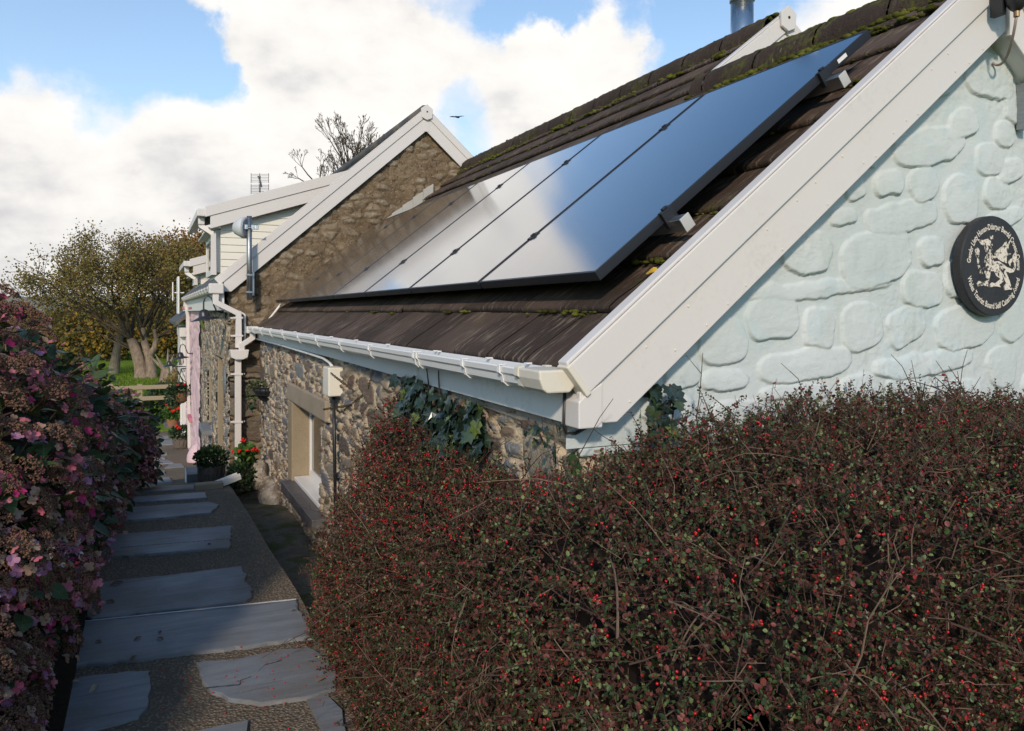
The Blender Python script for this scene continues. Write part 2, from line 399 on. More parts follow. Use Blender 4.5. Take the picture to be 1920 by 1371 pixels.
def m_brown():
    m, n = material("brown_old_render"); o = n.obj()
    a = n.noise(o, 2.4, 5, .6); f = n.noise(o, 26, 6, .72); s_ = n.attr("stone")
    c = n.ramp(a, [(.25, (.17, .12, .072)), (.5, (.235, .168, .105)), (.75, (.30, .225, .145))]); c = n.mix(n.rng(n.noise(o, 13, 6, .75), .45, .62, 0, .6), c, (.13, .09, .055)); c = n.mix(n.rng(n.noise(n.map(o, (1, 1, 1), loc=(5, 3, 2)), 42, 4, .75), .56, .68, 0, .7), c, (.52, .43, .32))
    c = n.mix(n.math('MULTIPLY', s_, n.rng(f, .36, .58)), c, (.40, .335, .25)); ed = n.attr('edge'); c = n.mix(n.math('MULTIPLY', n.rng(ed, .09, .0), n.rng(n.noise(o, 5.3, 3), .40, .55)), c, (.06, .042, .028))
    c = n.mix(n.math('MULTIPLY', n.rng(f, .60, .72), n.rng(n.noise(o, 3.7, 3), .36, .52)), c, (.52, .43, .30))
    sp = n.voro(o, 19); c = n.mix(n.math('MULTIPLY', n.rng(sp.outputs['Distance'], .20, .1), n.rng(n.noise(o, 4.4, 2), .5, .6)), c, (.035, .026, .02))
    cr = n.voro(n.map(o, (1, 1, 1.4)), 3.2, 'DISTANCE_TO_EDGE')
    c = n.mix(n.math('MULTIPLY', n.rng(cr.outputs['Distance'], .02, .0), n.rng(n.noise(o, 2.9, 3), .5, .62)), c, (.05, .035, .022))
    h = n.math('ADD', f, n.math('MULTIPLY', n.noise(o, 90, 3), .4))
    fin(n, c, .95, n.bump(h, 1.0, .035), spec=.15); return m
M_BROWN = m_brown()
def m_concrete(name, col, sc=30, bk=.5):
    m, n = material(name); o = n.obj(); f = n.noise(o, sc * 3, 4, .7); a = n.noise(o, sc * .12, 4)
    c = n.mix(n.rng(a, .3, .7, 0, .6), col, tuple(q * .72 for q in col)); c = n.mix(n.rng(f, .3, .7, .35, 0), c, tuple(q * .4 for q in col))
    fin(n, c, .9, n.bump(f, bk, .01), spec=.2); return m
M_LINTEL = m_concrete("sandy_lintel", (.38, .31, .23)); M_JAMB = m_concrete("sandy_reveal", (.35, .28, .19))
M_PINK = m_concrete("pink_render", (.80, .56, .58), 8, .9); M_PINKD = m_concrete("deep_pink_paint", (.62, .22, .28), 12)
M_WHITEW = m_concrete("white_render", (.74, .71, .68), 8, .6)
M_FLASH = m_concrete("pale_lead_flashing", (.52, .50, .46), 20, .6)
def m_slate(name, a_, b_, rough=.55):
    m, n = material(name); o = n.obj()
    st = n.noise(n.map(o, (2.2, 16, 16), (0, 0, .12)), 1.0, 6, .65); f = n.noise(o, 70, 4, .7); g = n.noise(o, 2.6, 4)
    c = n.ramp(st, [(.3, a_), (.72, b_)]); c = n.mix(n.rng(g, .46, .66, 0, .65), c, (.15, .125, .10)); c = n.mix(n.rng(n.noise(n.map(o, (1.5, 30, 30), (0, 0, .12)), 1.0, 5, .7), .58, .66, 0, .5), c, (.05, .055, .065)); c = n.mix(n.rng(n.noise(o, 11, 6, .7), .60, .70, 0, .4), c, (.26, .27, .28)); c = n.mix(n.rng(f, .62, .78, 0, .3), c, (.24, .26, .29))
    fin(n, c, n.rng(g, .3, .7, rough - .08, rough + .15), n.bump(n.math('ADD', st, n.math('MULTIPLY', f, .25)), .45, .012), spec=.5); return m
M_SLATE = m_slate("blue_grey_slate", (.135, .148, .168), (.205, .220, .242))
M_SILL = m_slate("dark_slate_sill", (.06, .058, .066), (.085, .08, .088), .45)
M_ROOF2 = m_slate("roof_slate", (.04, .04, .045), (.07, .07, .075), .6)
def m_glass_dark():
    m, n = material("window_glass"); fin(n, (.012, .014, .016), .04, spec=.9); return m
M_PANE = m_glass_dark()
def m_panel():
    m, n = material("panel_glass"); o = n.obj()
    f = n.noise(n.map(o, (1, 1, 1), (0, PHI, 0)), 900, 2, .6); g = n.noise(n.map(o, (5, 60, 5), (0, PHI, 0)), 1.0, 4)
    fin(n, n.mix(g, (.006, .012, .032), (.010, .018, .044)), n.rng(g, .3, .7, .10, .17), n.bump(f, .03, .001), spec=.5, **{'IOR': 1.9, 'Coat Weight': 1.0, 'Coat Roughness': .09, 'Coat IOR': 1.8}); return m
M_PANEL = m_panel()
M_FRAMEB = m_plastic("black_frame", (.014, .015, .018), .42, 0)

# ------------------------------------------------------------------ masonry with real relief
def rubble(name, mat, parent, O, U, Vd, Nn, us, vs, res, holes=(), sc=(.19, .066), depth=.034, seed=1, keep=None, warp=.9):
    O, U, Vd, Nn = (np.array(q, float) for q in (O, U, Vd, Nn))
    nu, nv = int(us / res) + 1, int(vs / res) + 1
    u, v = np.meshgrid(np.linspace(0, us, nu), np.linspace(0, vs, nv), indexing='ij')
    wu = u + warp * .10 * (fbm(u * 3, v * 5, seed + 50) - .5); wv = v + warp * .085 * (fbm(u * 4, v * 6, seed + 90) - .5)
    f1, f2, cid = worley(wu / sc[0], wv / sc[1], seed); e = f2 - f1
    g1, g2, gid = worley(wu / (sc[0] * 1.9), wv / (sc[1] * 2.0), seed + 5)            # some big stones among the small
    bigm = vhash(np.floor(gid * 9973), np.floor(gid * 331), seed) > .80
    e = np.where(bigm, (g2 - g1) * 1.5, np.where(g2 - g1 < .07, np.minimum(e, (g2 - g1) * 1.5), e)); cid = np.where(bigm, gid, cid)
    d = depth * sstep(e, .03, .26) * (.55 + .7 * cid) + .012 * (fbm(u * 18, v * 26, seed + 3) - .5) + .02 * (fbm(u * 1.3, v * 1.3, seed + 8) - .5)
    P = O + u[..., None] * U + v[..., None] * Vd + d[..., None] * Nn
    idx = np.arange(nu * nv).reshape(nu, nv)
    q = np.stack([idx[:-1, :-1], idx[1:, :-1], idx[1:, 1:], idx[:-1, 1:]], -1).reshape(-1, 4)
    cu, cv = (u[:-1, :-1] + res / 2).reshape(-1), (v[:-1, :-1] + res / 2).reshape(-1); ok = np.ones(len(q), bool)
    for (a, b, c, e_) in holes: ok &= ~((cu > a) & (cu < b) & (cv > c) & (cv < e_))
    if keep is not None: ok &= keep(cu, cv)
    q = q[ok]
    if np.dot(np.cross(U, Vd), Nn) < 0: q = q[:, ::-1]
    me = meshdata(name, P.reshape(-1, 3), q, attrs={"sid": ('POINT', cid.reshape(-1)), "edge": ('POINT', e.reshape(-1))}, smooth=True)
    return link(name, me, mat, parent)

# ================================================================== LOW COTTAGE (pale blue gable)
low = thing("cottage", "low cottage with pale blue stone-patterned gable, mossy dark tiled roof and white bargeboards", "house", (2.6, 5.8, -1.9))
XE, RX1, RX2, YG, YB, YS, YF = 1.162, 3.227, 3.89, 2.10, 1.99, 3.95, 9.60
rz = lambda x: -1.0855 + .787 * x
# pale blue gable: plaster stones pushed out of a plastered wall
STN = [(1862, 140, 47, 50, 0), (1812, 232, 30, 30, .3), (1750, 274, 72, 38, .25), (1863, 298, 29, 31, .2), (1905, 318, 28, 22, .3), (1673, 340, 29, 27, .1), (1737, 346, 29, 34, .5), (1808, 372, 34, 50, 0),
       (1877, 358, 27, 32, 0), (1700, 406, 72, 31, .15), (1592, 406, 26, 18, .2), (1612, 352, 22, 20, .3), (1520, 468, 52, 46, .1), (1650, 482, 70, 54, .25), (1752, 471, 26, 27, .2), (1890, 405, 40, 18, .2),
       (1738, 541, 40, 38, 0), (1800, 520, 24, 40, .1), (1553, 537, 145, 17, .09), (1455, 594, 51, 47, .2), (1541, 612, 29, 45, -.1), (1622, 613, 41, 47, .2), (1707, 609, 40, 36, .3), (1818, 612, 58, 46, .1), (1902, 606, 24, 36, .4),
       (1517, 682, 96, 32, .1), (1741, 681, 100, 23, .05), (1362, 640, 48, 47, .1), (1366, 714, 50, 21, .05), (1285, 706, 35, 30, .1), (1500, 735, 70, 18, 0), (1617, 728, 40, 30, 0), (1708, 726, 40, 28, 0), (1800, 735, 50, 24, 0),
       (1885, 688, 28, 40, 0), (1255, 770, 60, 22, 0), (1400, 775, 60, 26, 0), (1690, 262, 14, 14, 0), (1893, 250, 20, 26, 0), (1770, 165, 22, 18, .3), (1905, 190, 14, 40, 0), (1940, 120, 30, 40, 0), (1632, 300, 15, 13, 0), (1900, 470, 30, 26, 0)]
res = .0044
gx = np.arange(XE + .02, 5.28, res); gv = np.arange(-.43, 1.36, res)
X_, Z_ = np.meshgrid(gx, gv, indexing='ij')
hgt = np.zeros_like(X_)
wx = X_ + .045 * (fbm(X_ * 9, Z_ * 9, 3) - .45); wz = Z_ + .045 * (fbm(X_ * 9, Z_ * 9, 33) - .45)
lst = []
for (px, py, rx, ry, ro) in STN:
    c = at(px, py, Y=YG - .02); ppm_z = 1440 / (c.x * ST + c.y * CT); ppm_x = ppm_z * (CT - (px - 960) / 1440 * ST)
    lst.append((c.x, c.z, .93 * rx / ppm_x, .93 * ry / ppm_z, ro))
rr = random.Random(4)
for i in range(60):                                    # the part of the gable right of the frame
    x, z = rr.uniform(3.55, 5.2), rr.uniform(-.4, .9); a, b = rr.uniform(.07, .17), rr.uniform(.05, .1)
    if all((x - q[0]) ** 2 / (a + q[2]) ** 2 + (z - q[1]) ** 2 / (b + q[3]) ** 2 > 1.05 for q in lst): lst.append((x, z, a, b, rr.uniform(-.2, .3)))
for i, (x, z, a, b, ro) in enumerate(lst):
    c_, s_ = math.cos(-ro), math.sin(-ro)
    dx, dz = (wx - x), (wz - z); ex, ez = (dx * c_ - dz * s_) / a, (dx * s_ + dz * c_) / b
    pw = 2.5 + .9 * rr.random(); rad = (np.abs(ex) ** pw + np.abs(ez) ** pw) ** (1 / pw)
    edge_m = (1 - rad) * min(a, b)                     # metres inside the outline
    up = .55 + .45 * np.clip(-ez, -1, 1)               # the lower lip stands out most
    top = (.0105 + .006 * rr.random()) * sstep(edge_m, -.002, .0035) * (.5 + .55 * up) + .004 * np.clip(edge_m / min(a, b), 0, 1)
    top += .003 * fbm(X_ * 14 + i, Z_ * 22, 300 + i) * sstep(edge_m, 0, .01)
    hgt = np.maximum(hgt, top)
hgt += .008 * (fbm(X_ * 4, Z_ * 4, 70) - .5) + .0022 * (fbm(X_ * 26, Z_ * 26, 80) - .5)
rgh = sstep(fbm(X_ * 2, Z_ * 2, 61), .52, .62); hgt += .006 * rgh * (fbm(X_ * 40, Z_ * 40, 21) - .5)
P = np.stack([X_, YG - hgt, Z_ + 0 * X_], -1)
idx = np.arange(X_.size).reshape(X_.shape)
q = np.stack([idx[:-1, :-1], idx[1:, :-1], idx[1:, 1:], idx[:-1, 1:]], -1).reshape(-1, 4)
cx, cz = X_[:-1, :-1].reshape(-1), Z_[:-1, :-1].reshape(-1)
q = q[cz < rz(np.minimum(cx, 2 * RX1 - cx)) - .12]
link("gable_wall", meshdata("gable_wall", P.reshape(-1, 3), q, smooth=True), M_BLUE, low)
b = MB(); b.box((1.235, YG + .004, -.46), (5.2, YG + .28, -.432)); b.build("bell_cast_drip", M_BLUE, low, bevel=.006)
rubble("gable_footing", M_STONE, low, (1.24, YG + .03, -2.0), (1, 0, 0), (0, 0, 1), (0, -1, 0), 3.95, 1.56, .025, seed=21)
# side wall along the path, with a small window
WY0, WY1, WZ0, WZ1 = 6.05, 7.24, -1.56, -.83
rubble("side_wall", M_STONE, low, (1.235, YG + .01, -2.15), (0, 1, 0), (0, 0, 1), (-1, 0, 0), YF - YG, 1.86, .0155, holes=[(WY0 - YG, WY1 - YG, WZ0 + 2.15, WZ1 + 2.15)], seed=3)
b = MB(); b.box((1.222, WY0 - .16, WZ0), (1.42, WY0, WZ1)); b.build("window_reveal", M_JAMB, low, bevel=.012)
b = MB(); b.box((1.19, WY1, WZ0 - .01), (1.42, WY1 + .22, WZ1)); b.build("window_reveal", M_JAMB, low, bevel=.012)
b = MB(); b.box((1.185, WY0 - .3, WZ1 + .002), (1.42, WY1 + .26, WZ1 + .17)); b.build("lintel", M_LINTEL, low, bevel=.015)
win = MB()
fx0, fx1 = 1.345, 1.395
for (a_, b_) in (((fx0, WY0, WZ0 + .05), (fx1, WY0 + .06, WZ1)), ((fx0, WY1 - .06, WZ0 + .05), (fx1, WY1, WZ1)), ((fx0, WY0 + .06, WZ1 - .06), (fx1, WY1 - .06, WZ1)), ((fx0, WY0 + .06, WZ0 + .05), (fx1, WY1 - .06, WZ0 + .11)), ((fx0, (WY0 + WY1) / 2 - .04, WZ0 + .11), (fx1, (WY0 + WY1) / 2 + .04, WZ1 - .06))):
    win.box(a_, b_)
wf = win.build("window", M_UPVC2, low, bevel=.006)
b = MB(); b.box((fx0 + .018, WY0 + .05, WZ0 + .1), (fx0 + .03, WY1 - .05, WZ1 - .05)); b.build("pane", M_PANE, wf)
b = MB(); b.box((1.21, WY0 - .02, WZ0 + .012), (1.36, WY1 - .01, WZ0 + .048)); b.build("inner_sill", M_UPVC2, wf, bevel=.005)
b = MB(); b.box((1.10, WY0 - .25, WZ0 - .085), (1.30, WY1 + .06, WZ0 + .01)); b.build("sill", M_SILL, wf, bevel=.006)
b = MB(); b.prism([(1.205, YG + .02, -.405), (1.205, YG + .02, -.30), (1.205, 3.9, -.30), (1.205, 3.9, -.36), (1.205, 3.0, -.375)], (.1, 0, 0)); b.build("wall_plate", m_concrete("concrete_plate", (.40, .34, .27)), low, bevel=.008)

# roof: courses of thick tiles lapping one over the other
def courses(parent, name, i0, i1, y0, y1, gauge, thick, xr, seed):
    r_ = np.random.default_rng(seed); VS, FS, TA, EA, n0 = [], [], [], [], 0
    for i in range(i0, i1):
        off = .165 if i % 2 else 0.0; w_ = .333
        jy = np.arange(y0 - off, y1 + w_, w_); ys, tid = [], []
        for k in range(len(jy) - 1):
            a, b_ = max(jy[k] + .0012, y0), min(jy[k + 1] - .0012, y1)
            if b_ - a < .02: continue
            yy = np.linspace(a, b_, max(3, int((b_ - a) / .028)))
            s0 = i * gauge + r_.normal(0, .003); lift = r_.normal(0, .0012); tilt = r_.normal(0, .001)
            jag = (fbm(yy * 30, yy * 0 + i * 3.1, seed) - .5) * .011; jz = (fbm(yy * 22, yy * 0 + i * 5.7, seed + 4) - .5) * .008
            s1 = min((i + 1) * gauge + .05, (xr - XE) / CP)
            if s1 - s0 < .06: continue
            rows = []
            lf = lift + tilt * (yy - a) / w_
            for (s_, nn) in ((s0 + .012 + jag, -.004 + 0 * yy), (s0 + jag, .004 + 0 * yy), (s0 + jag * .6 - .001, thick * .72 + jz + lf), (s0 + .008 + jag * .5, thick + jz * .4 + lf), (s0 + .05 + 0 * yy, thick + .001 + lf), (s0 * .5 + s1 * .5 + 0 * yy, thick * .62 + lf), (s1 + 0 * yy, thick * .16 + 0 * yy)):
                rows.append(np.stack([XE + s_ * CP - nn * SP, yy, rz(XE) + s_ * SP + nn * CP], -1))
            G = np.array(rows); nr, nc = G.shape[:2]
            VS.append(G.reshape(-1, 3)); id_ = np.arange(nr * nc).reshape(nr, nc) + n0; n0 += nr * nc
            FS.append(np.stack([id_[:-1, :-1], id_[:-1, 1:], id_[1:, 1:], id_[1:, :-1]], -1).reshape(-1, 4)[:, ::-1])
            TA.append(np.full(nr * nc, r_.random())); ea = np.zeros((nr, nc)); ea[:2] = 1; ea[2] = .6; EA.append(ea.reshape(-1))
            # side faces of the joint
            FS.append(np.array([[id_[r1, 0], id_[r1 + 1, 0], id_[r1 + 1, 0], id_[r1, 0]] for r1 in range(0)]).reshape(-1, 4).astype(int))
    V = np.concatenate(VS); V[:, 2] -= .03 * CP; V[:, 0] += .03 * SP
    F = np.concatenate([f for f in FS if len(f)])
    me = meshdata(name, V, F, attrs={"tile": ('POINT', np.concatenate(TA)), "edge": ('POINT', np.concatenate(EA))})
    me.polygons.foreach_set("use_smooth", np.ones(len(me.polygons), bool))
    return link(name, me, M_TILE, parent)
roof = courses(low, "roof", 0, 9, YB + .03, YF - .02, .296, .034, RX1 + .02, 5)
courses(roof, "upper_courses", 9, 12, YS, YF - .02, .296, .034, RX2 - .02, 8)
b = MB()                                               # felt and boards under the tiles, and the slopes turned away from the path
b.prism([(XE + .05, YB + .03, rz(XE + .05) - .055), (RX1, YB + .03, rz(RX1) - .055), (2 * RX1 - XE, YB + .03, rz(XE) - .03), (2 * RX1 - XE, YB + .03, rz(XE) - .1), (RX1, YB + .03, rz(RX1) - .13), (XE + .05, YB + .03, rz(XE) - .1)], (0, YS - YB, 0))
b.prism([(XE + .05, YS + .02, rz(XE + .05) - .055), (RX2, YS + .02, rz(RX2) - .055), (2 * RX2 - XE, YS + .02, rz(XE) - .03), (2 * RX2 - XE, YS + .02, rz(XE) - .1), (RX2, YS + .02, rz(RX2) - .13), (XE + .05, YS + .02, rz(XE) - .1)], (0, YF - YS - .05, 0))
b.build("roof_boards", M_TILE, roof)
def ridge(parent, x, y0, y1):
    b = MB(); k = 0; y = y0
    while y < y1 - .05:
        y2 = min(y + .44, y1); dz = rnd.uniform(-.004, .004)
        prof = []
        for j in range(9):
            a = math.pi * (-.08 + 1.16 * j / 8); prof.append((.135 * math.cos(a), .15 * math.sin(a)))
        P = [[(x + px_, yy, rz(x) - .09 + pz_ + dz + .006 * rnd.random()) for (px_, pz_) in prof] for yy in np.linspace(y, y2 - .012, 9)]
        b.grid(P); y = y2
    return b.build("ridge_tiles", M_RIDGE, parent, smooth=True)
ridge(roof, RX1, YB + .05, YS - .02); ridge(roof, RX2, YS + .02, YF - .05)
# moss cushions, thickest along the two ridges
b = MB(); mr = random.Random(9)
def cushion(x, y, z, r_): b.ball((x, y, z), r_, 7, 5, (1, mr.uniform(1, 1.8), mr.uniform(.5, .8)))
for (x, y0, y1, cnt) in ((RX1, YB + .1, YS, 1000), (RX2, YS, YF, 1400)):
    for i in range(cnt):
        y = mr.uniform(y0, y1)
        if fbm(np.array([y * 1.6]), np.array([x]), 4)[0] < .36: continue
        s_ = abs(mr.gauss(0, .11)); b_r = mr.uniform(.006, .024)
        xx = x - .02 - s_ * CP * (.9 if mr.random() < .9 else -1)
        zz = rz(x) + .052 - 1.2 * s_ * s_ / .1 if s_ < .10 else rz(xx) + .006
        cushion(xx, y, zz, b_r)
for i in range(170):                                   # and along some lower edges of courses
    c_ = mr.choice([1, 2, 3, 5, 6, 7, 8, 8, 9, 10, 10]); y = mr.uniform(YB + .1, YF) if c_ < 9 else mr.uniform(YS, YF)
    y = y if mr.random() < .6 else mr.uniform(2.05, 2.6)
    s_ = c_ * .296 - mr.uniform(.0, .03); x = XE + s_ * CP; rr_ = mr.uniform(.006, .014)
    for j in range(mr.randint(1, 4)): cushion(x + mr.uniform(-.01, .02), y + j * .02, rz(x) - .006, rr_ * mr.uniform(.6, 1.2))
mo = b.build("moss", M_MOSS, roof, smooth=True); tag(mo, kind="stuff")

# bargeboards: an upper capping board proud of a deeper lower board
def barge(parent, p0, p1, y, up=.14, lo=.18, dep=.03, low_cut=None, seam=None, name="bargeboard"):
    """p0 lower end, p1 apex of the top edge, (x, z); sgn follows the slope"""
    (x0, z0), (x1, z1) = p0, p1
    d = Vector((x1 - x0, 0, z1 - z0)).normalized(); sg = 1 if x1 > x0 else -1
    pn = Vector((d.z * sg, 0, -d.x * sg)) * 1.0        # pointing down, square to the board
    pn = Vector((d.z, 0, -d.x)) if sg > 0 else Vector((-d.z, 0, d.x))
    t = up * abs(d.x)
    b = MB(); b.prism([(x0, y, z0), (x1, y, z1), (x1, y, z1 - up), (x0 + pn.x * t, y, z0 + pn.z * t)], (0, dep, 0))
    # flange lapping on to the tiles
    b.prism([(x0, y + .004, z0 + .001), (x1, y + .004, z1 + .001), (x1, y + .004, z1 + .013), (x0 - .004 * sg, y + .004, z0 + .013)], (0, .055, 0))
    ub = b.build(name, M_UPVC, parent, bevel=.004)
    b = MB(); ya = y + .014
    sl = (z1 - z0) / (x1 - x0)
    f = lambda x, o: (x, ya, z0 + sl * (x - x0) - o)
    if low_cut is None:
        b.prism([f(x0 + .02 * sg, up - .01), f(x1, up - .01), f(x1, up + lo), f(x0 + .02 * sg, up + lo)], (0, .022, 0))
    else:
        xb, zb = low_cut; xe = x0 + (zb - z0 + up + lo) / sl
        b.prism([f(xb, up - .02), f(x1, up - .01), f(x1, up + lo), (xe, ya, zb), (xb, ya, zb)], (0, .022, 0))
    b.build("lower_board", M_UPVC, ub, bevel=.003)
    return ub
u0 = barge(low, (1.127, -.163), (RX1, -1.0455 + .787 * RX1), YB, low_cut=(1.175, -.340))
b = MB()                                               # end cap of the capping, box end, nail caps
pn = Vector((SP, 0, -CP)); T0 = Vector((1.127, YB - .006, -.163)); dd = Vector((CP, 0, SP))
b.prism([T0 - dd * .008 + pn * -.003, T0 + dd * .012 + pn * -.003, T0 + dd * .012 + pn * .113, T0 - dd * .008 + pn * .113], (0, .065, 0))
b.build("end_cap", M_UPVC3, u0, bevel=.004)
b = MB(); b.prism([(1.166, YB + .004, -.352), (1.250, YB + .004, -.352), (1.250, YB + .004, -.215), (1.205, YB + .004, -.24), (1.166, YB + .004, -.27)], (0, .11, 0))
b.build("box_end", M_UPVC, u0, bevel=.004)
u1 = barge(low, (2 * RX1 - 1.127, -.163), (RX1, -1.0455 + .787 * RX1), YB)
b = MB(); za = -1.0455 + .787 * RX1; b.box((RX1 - .012, YB - .004, za - .35), (RX1 + .012, YB + .03, za - .12)); b.build("apex_strip", M_UPVC, u1)
nr = random.Random(3)                         # pale nail caps
for i in range(26):
    x = 1.2 + i * .078 + nr.uniform(-.02, .02); o = nr.choice([.18, .28, .30]); z = -1.0455 + .787 * x - o
    if z > -.33: b = MB(); b.ball((x, YB + (.013 if o > .2 else .013), z), .0042, 6, 4, (1, .6, 1)); b.build("nail_cap", M_UPVC3, u0)
b = MB()                                               # sloping soffits between boards and wall
for sg in (-1, 1):
    xa = RX1 + sg * (RX1 - 1.33); b.prism([(xa, YB + .036, -1.0455 + .787 * 1.33 - .315), (RX1, YB + .036, za - .315), (RX1, YB + .036, za - .295), (xa, YB + .036, -1.0455 + .787 * 1.33 - .295)], (0, YG - YB - .03, 0))
b.build("soffit", M_GREYW, low)
# the higher roof's own gable end, standing on the lower ridge
zr = -1.0455 + .787 * RX2
s0_ = barge(low, (RX1 - .01, -1.0455 + .787 * (RX1 - .01)), (RX2, zr), YS - .06, up=.13, lo=.16)
s1_ = barge(low, (2 * RX2 - RX1 + .2, -1.0455 + .787 * (RX1 - .2)), (RX2, zr), YS - .06, up=.13, lo=.16)
b = MB(); b.prism([(RX1 - .1, YS, rz(RX1 - .1) - .2), (RX2, YS, rz(RX2) - .06), (2 * RX2 - RX1 + .1, YS, rz(RX1 - .1) - .2)], (0, .1, 0)); b.build("upper_gable_wall", M_UPVC, low)
def apex_plate(parent, x, y, z, s):
    b = MB(); b.prism([(x, y, z + .045 * s), (x + .085 * s, y, z - .02 * s), (x + .075 * s, y, z - .14 * s), (x, y, z - .175 * s), (x - .075 * s, y, z - .14 * s), (x - .085 * s, y, z - .02 * s)], (0, .02, 0))
    p = b.build("apex_plate", M_UPVC, parent, bevel=.004)
    b = MB(); Mx = Matrix.Rotation(R(90), 3, 'X'); b.lathe([(.012 * s, 0), (.012 * s, .004)], (x, y + .001, z - .06 * s), Mx, 10); b.build("vent_hole", M_BLACK, p)
apex_plate(s0_, RX2, YS - .085, zr + .01, .8)
# fascia, gutter and its brackets
b = MB(); b.prism([(1.172, YB + .11, -.215), (1.172, YF - .02, -.19), (1.172, YF - .02, -.31), (1.172, 5.5, -.325), (1.172, YB + .11, -.345)], (.022, 0, 0)); b.box((1.16, 3.52, -.34), (1.1715, 3.53, -.2)); b.build("fascia", M_GREYW, low)
GZT = -.176
gp = [(-.055, 0), (-.060, -.004), (-.058, -.022), (-.050, -.030), (-.046, -.052), (-.032, -.064), (.040, -.064), (.052, -.052), (.055, 0), (.051, 0), (.048, -.050), (.038, -.060), (-.030, -.060), (-.042, -.050), (-.046, -.028), (-.054, -.020), (-.054, 0)]
def gutter(parent, x, z, y0, y1, fall=0.0):
    b = MB(); P0 = [(x + px_, y0, z + pz_) for (px_, pz_) in gp]; P1 = [(x + px_, y1, z + fall + pz_) for (px_, pz_) in gp]; n_ = len(gp)
    b.add(P0 + P1, [(k, k + n_, (k + 1) % n_ + n_, (k + 1) % n_) for k in range(n_)] + [tuple(range(n_)), tuple(range(2 * n_ - 1, n_ - 1, -1))])
    return b.build("gutter", M_UPVC2, parent)
GX = 1.108
gut = gutter(low, GX, GZT, YB + .19, YF - .09)
def bracket(x, z, y, wd=.022, k=1.0):
    b = MB(); o_ = [(-.064, .004), (-.066, -.024), (-.054, -.034), (-.050, -.056), (-.034, -.070), (.044, -.070), (.060, -.056), (.062, .004)]
    i_ = [(.0555, 0), (.0525, -.0525), (.040, -.0645), (-.0325, -.0645), (-.0465, -.0525), (-.0505, -.0305), (-.0585, -.0225), (-.0605, .001)]
    b.prism([(x + p[0], y, z + p[1]) for p in o_ + i_], (0, wd, 0)); b.box((x - .062, y, z + .0005), (x - .04, y + wd, z + .006)); b.box((x + .035, y, z + .0005), (x + .062, y + wd, z + .006)); return b
for y in (2.30, 2.63, 3.17, 3.215, 3.97, 4.66, 5.38, 6.1, 6.85, 7.6, 8.3, 8.95): bracket(GX, GZT, y).build("bracket", M_UPVC2, gut, bevel=.002)
b = bracket(GX, GZT, YB + .17, .03); b.build("bracket", M_UPVC3, gut, bevel=.002)
b = MB(); b.prism([(GX - .062, YB + .03, GZT + .002), (GX - .06, YB + .03, GZT - .026), (GX - .048, YB + .03, GZT - .056), (GX - .034, YB + .03, GZT - .068), (GX + .044, YB + .03, GZT - .068), (GX + .06, YB + .03, GZT - .05), (GX + .06, YB + .03, GZT + .002)], (0, .15, 0)); b.build("stop_end", M_UPVC3, gut, bevel=.006)
b = MB(); P_ = [(GX, YF - .12, GZT - .06), (GX, YF - .12, GZT - .13), (.985, YF - .14, GZT - .21), (.985, YF - .14, GZT - .30)]
b.sweep([(-.033, -.033), (.033, -.033), (.033, .033), (-.033, .033)], P_, (0, 1, 0)); b.build("swan_neck", M_UPVC, gut, bevel=.005)
b = MB(); b.box((GX - .07, YF - .17, GZT - .075), (GX + .062, YF - .07, GZT + .006)); b.build("gutter_outlet", M_UPVC, gut, bevel=.008)
# small fittings on this house: conduit, meter box, cable at the corner, apex lamp, wall bracket
b = MB(); b.tube([(1.155, YF - .1, -.318), (1.16, 7.6, -.322), (1.165, 6.3, -.335), (1.175, 5.75, -.345), (1.19, 5.6, -.37), (1.195, 5.52, -.40)], .011, 8); b.build("conduit", M_UPVC2, low, smooth=True)
b = MB(); b.tube([(1.166, YB + .09, -.23), (1.162, YB + .09, -.345), (1.17, YB + .085, -.375), (1.20, YB + .085, -.378), (1.24, YB + .085, -.362)], .0055, 7); b.build("corner_cable", M_BLACK, low, smooth=True)
mbx = MB(); mbx.box((1.12, 5.32, -.585), (1.225, 5.50, -.385)); mb_ = mbx.build("meter_box", M_CREAM, low, bevel=.008)
b = MB(); b.ball((1.16, 5.52, -.475), .028, 10, 8, (1, .7, 1)); b.build("box_knob", M_BLACK, mb_, smooth=True)
b = MB(); b.tube([(1.17, 5.38, -.585), (1.175, 5.37, -1.0), (1.18, 5.36, -1.5)], .012, 7); b.build("box_cable", M_BLACK, mb_, smooth=True)
lm = at(1906, 8, Y=YB - .09)
b = MB(); b.lathe([(.0, .16), (.036, .15), (.040, .03), (.036, .0), (.022, -.02), (.012, -.028)], (lm.x, lm.y, lm.z), None, 18); al = b.build("apex_lamp", M_BLACK, low, smooth=True)
b = MB(); b.box((lm.x - .035, YB - .055, lm.z - .03), (lm.x - .005, YB - .004, lm.z + .2)); b.build("lamp_bracket", M_BLACK, al, bevel=.003)
b = MB(); b.lathe([(.011, -.028), (.011, -.05)], (lm.x, lm.y, lm.z), None, 10); c1 = b.build("cable_gland", m_metal("brass_gland", (.35, .22, .12), .4), al)
b = MB(); e_ = at(1862, 118, Y=YG - .02); q0, q1, q2, q3 = Vector((lm.x, lm.y, lm.z - .045)), Vector((lm.x + .004, lm.y + .02, lm.z - .17)), Vector((e_.x + .06, YG - .03, e_.z - .035)), Vector((e_.x, YG - .018, e_.z)); b.tube([q0 * (1 - u) ** 3 + q1 * 3 * u * (1 - u) ** 2 + q2 * 3 * u * u * (1 - u) + q3 * u ** 3 for u in np.linspace(0, 1, 16)], .0055, 8); b.build("lamp_cable", m_plastic("grey_brown_cable", (.30, .23, .19), .5), al, smooth=True)
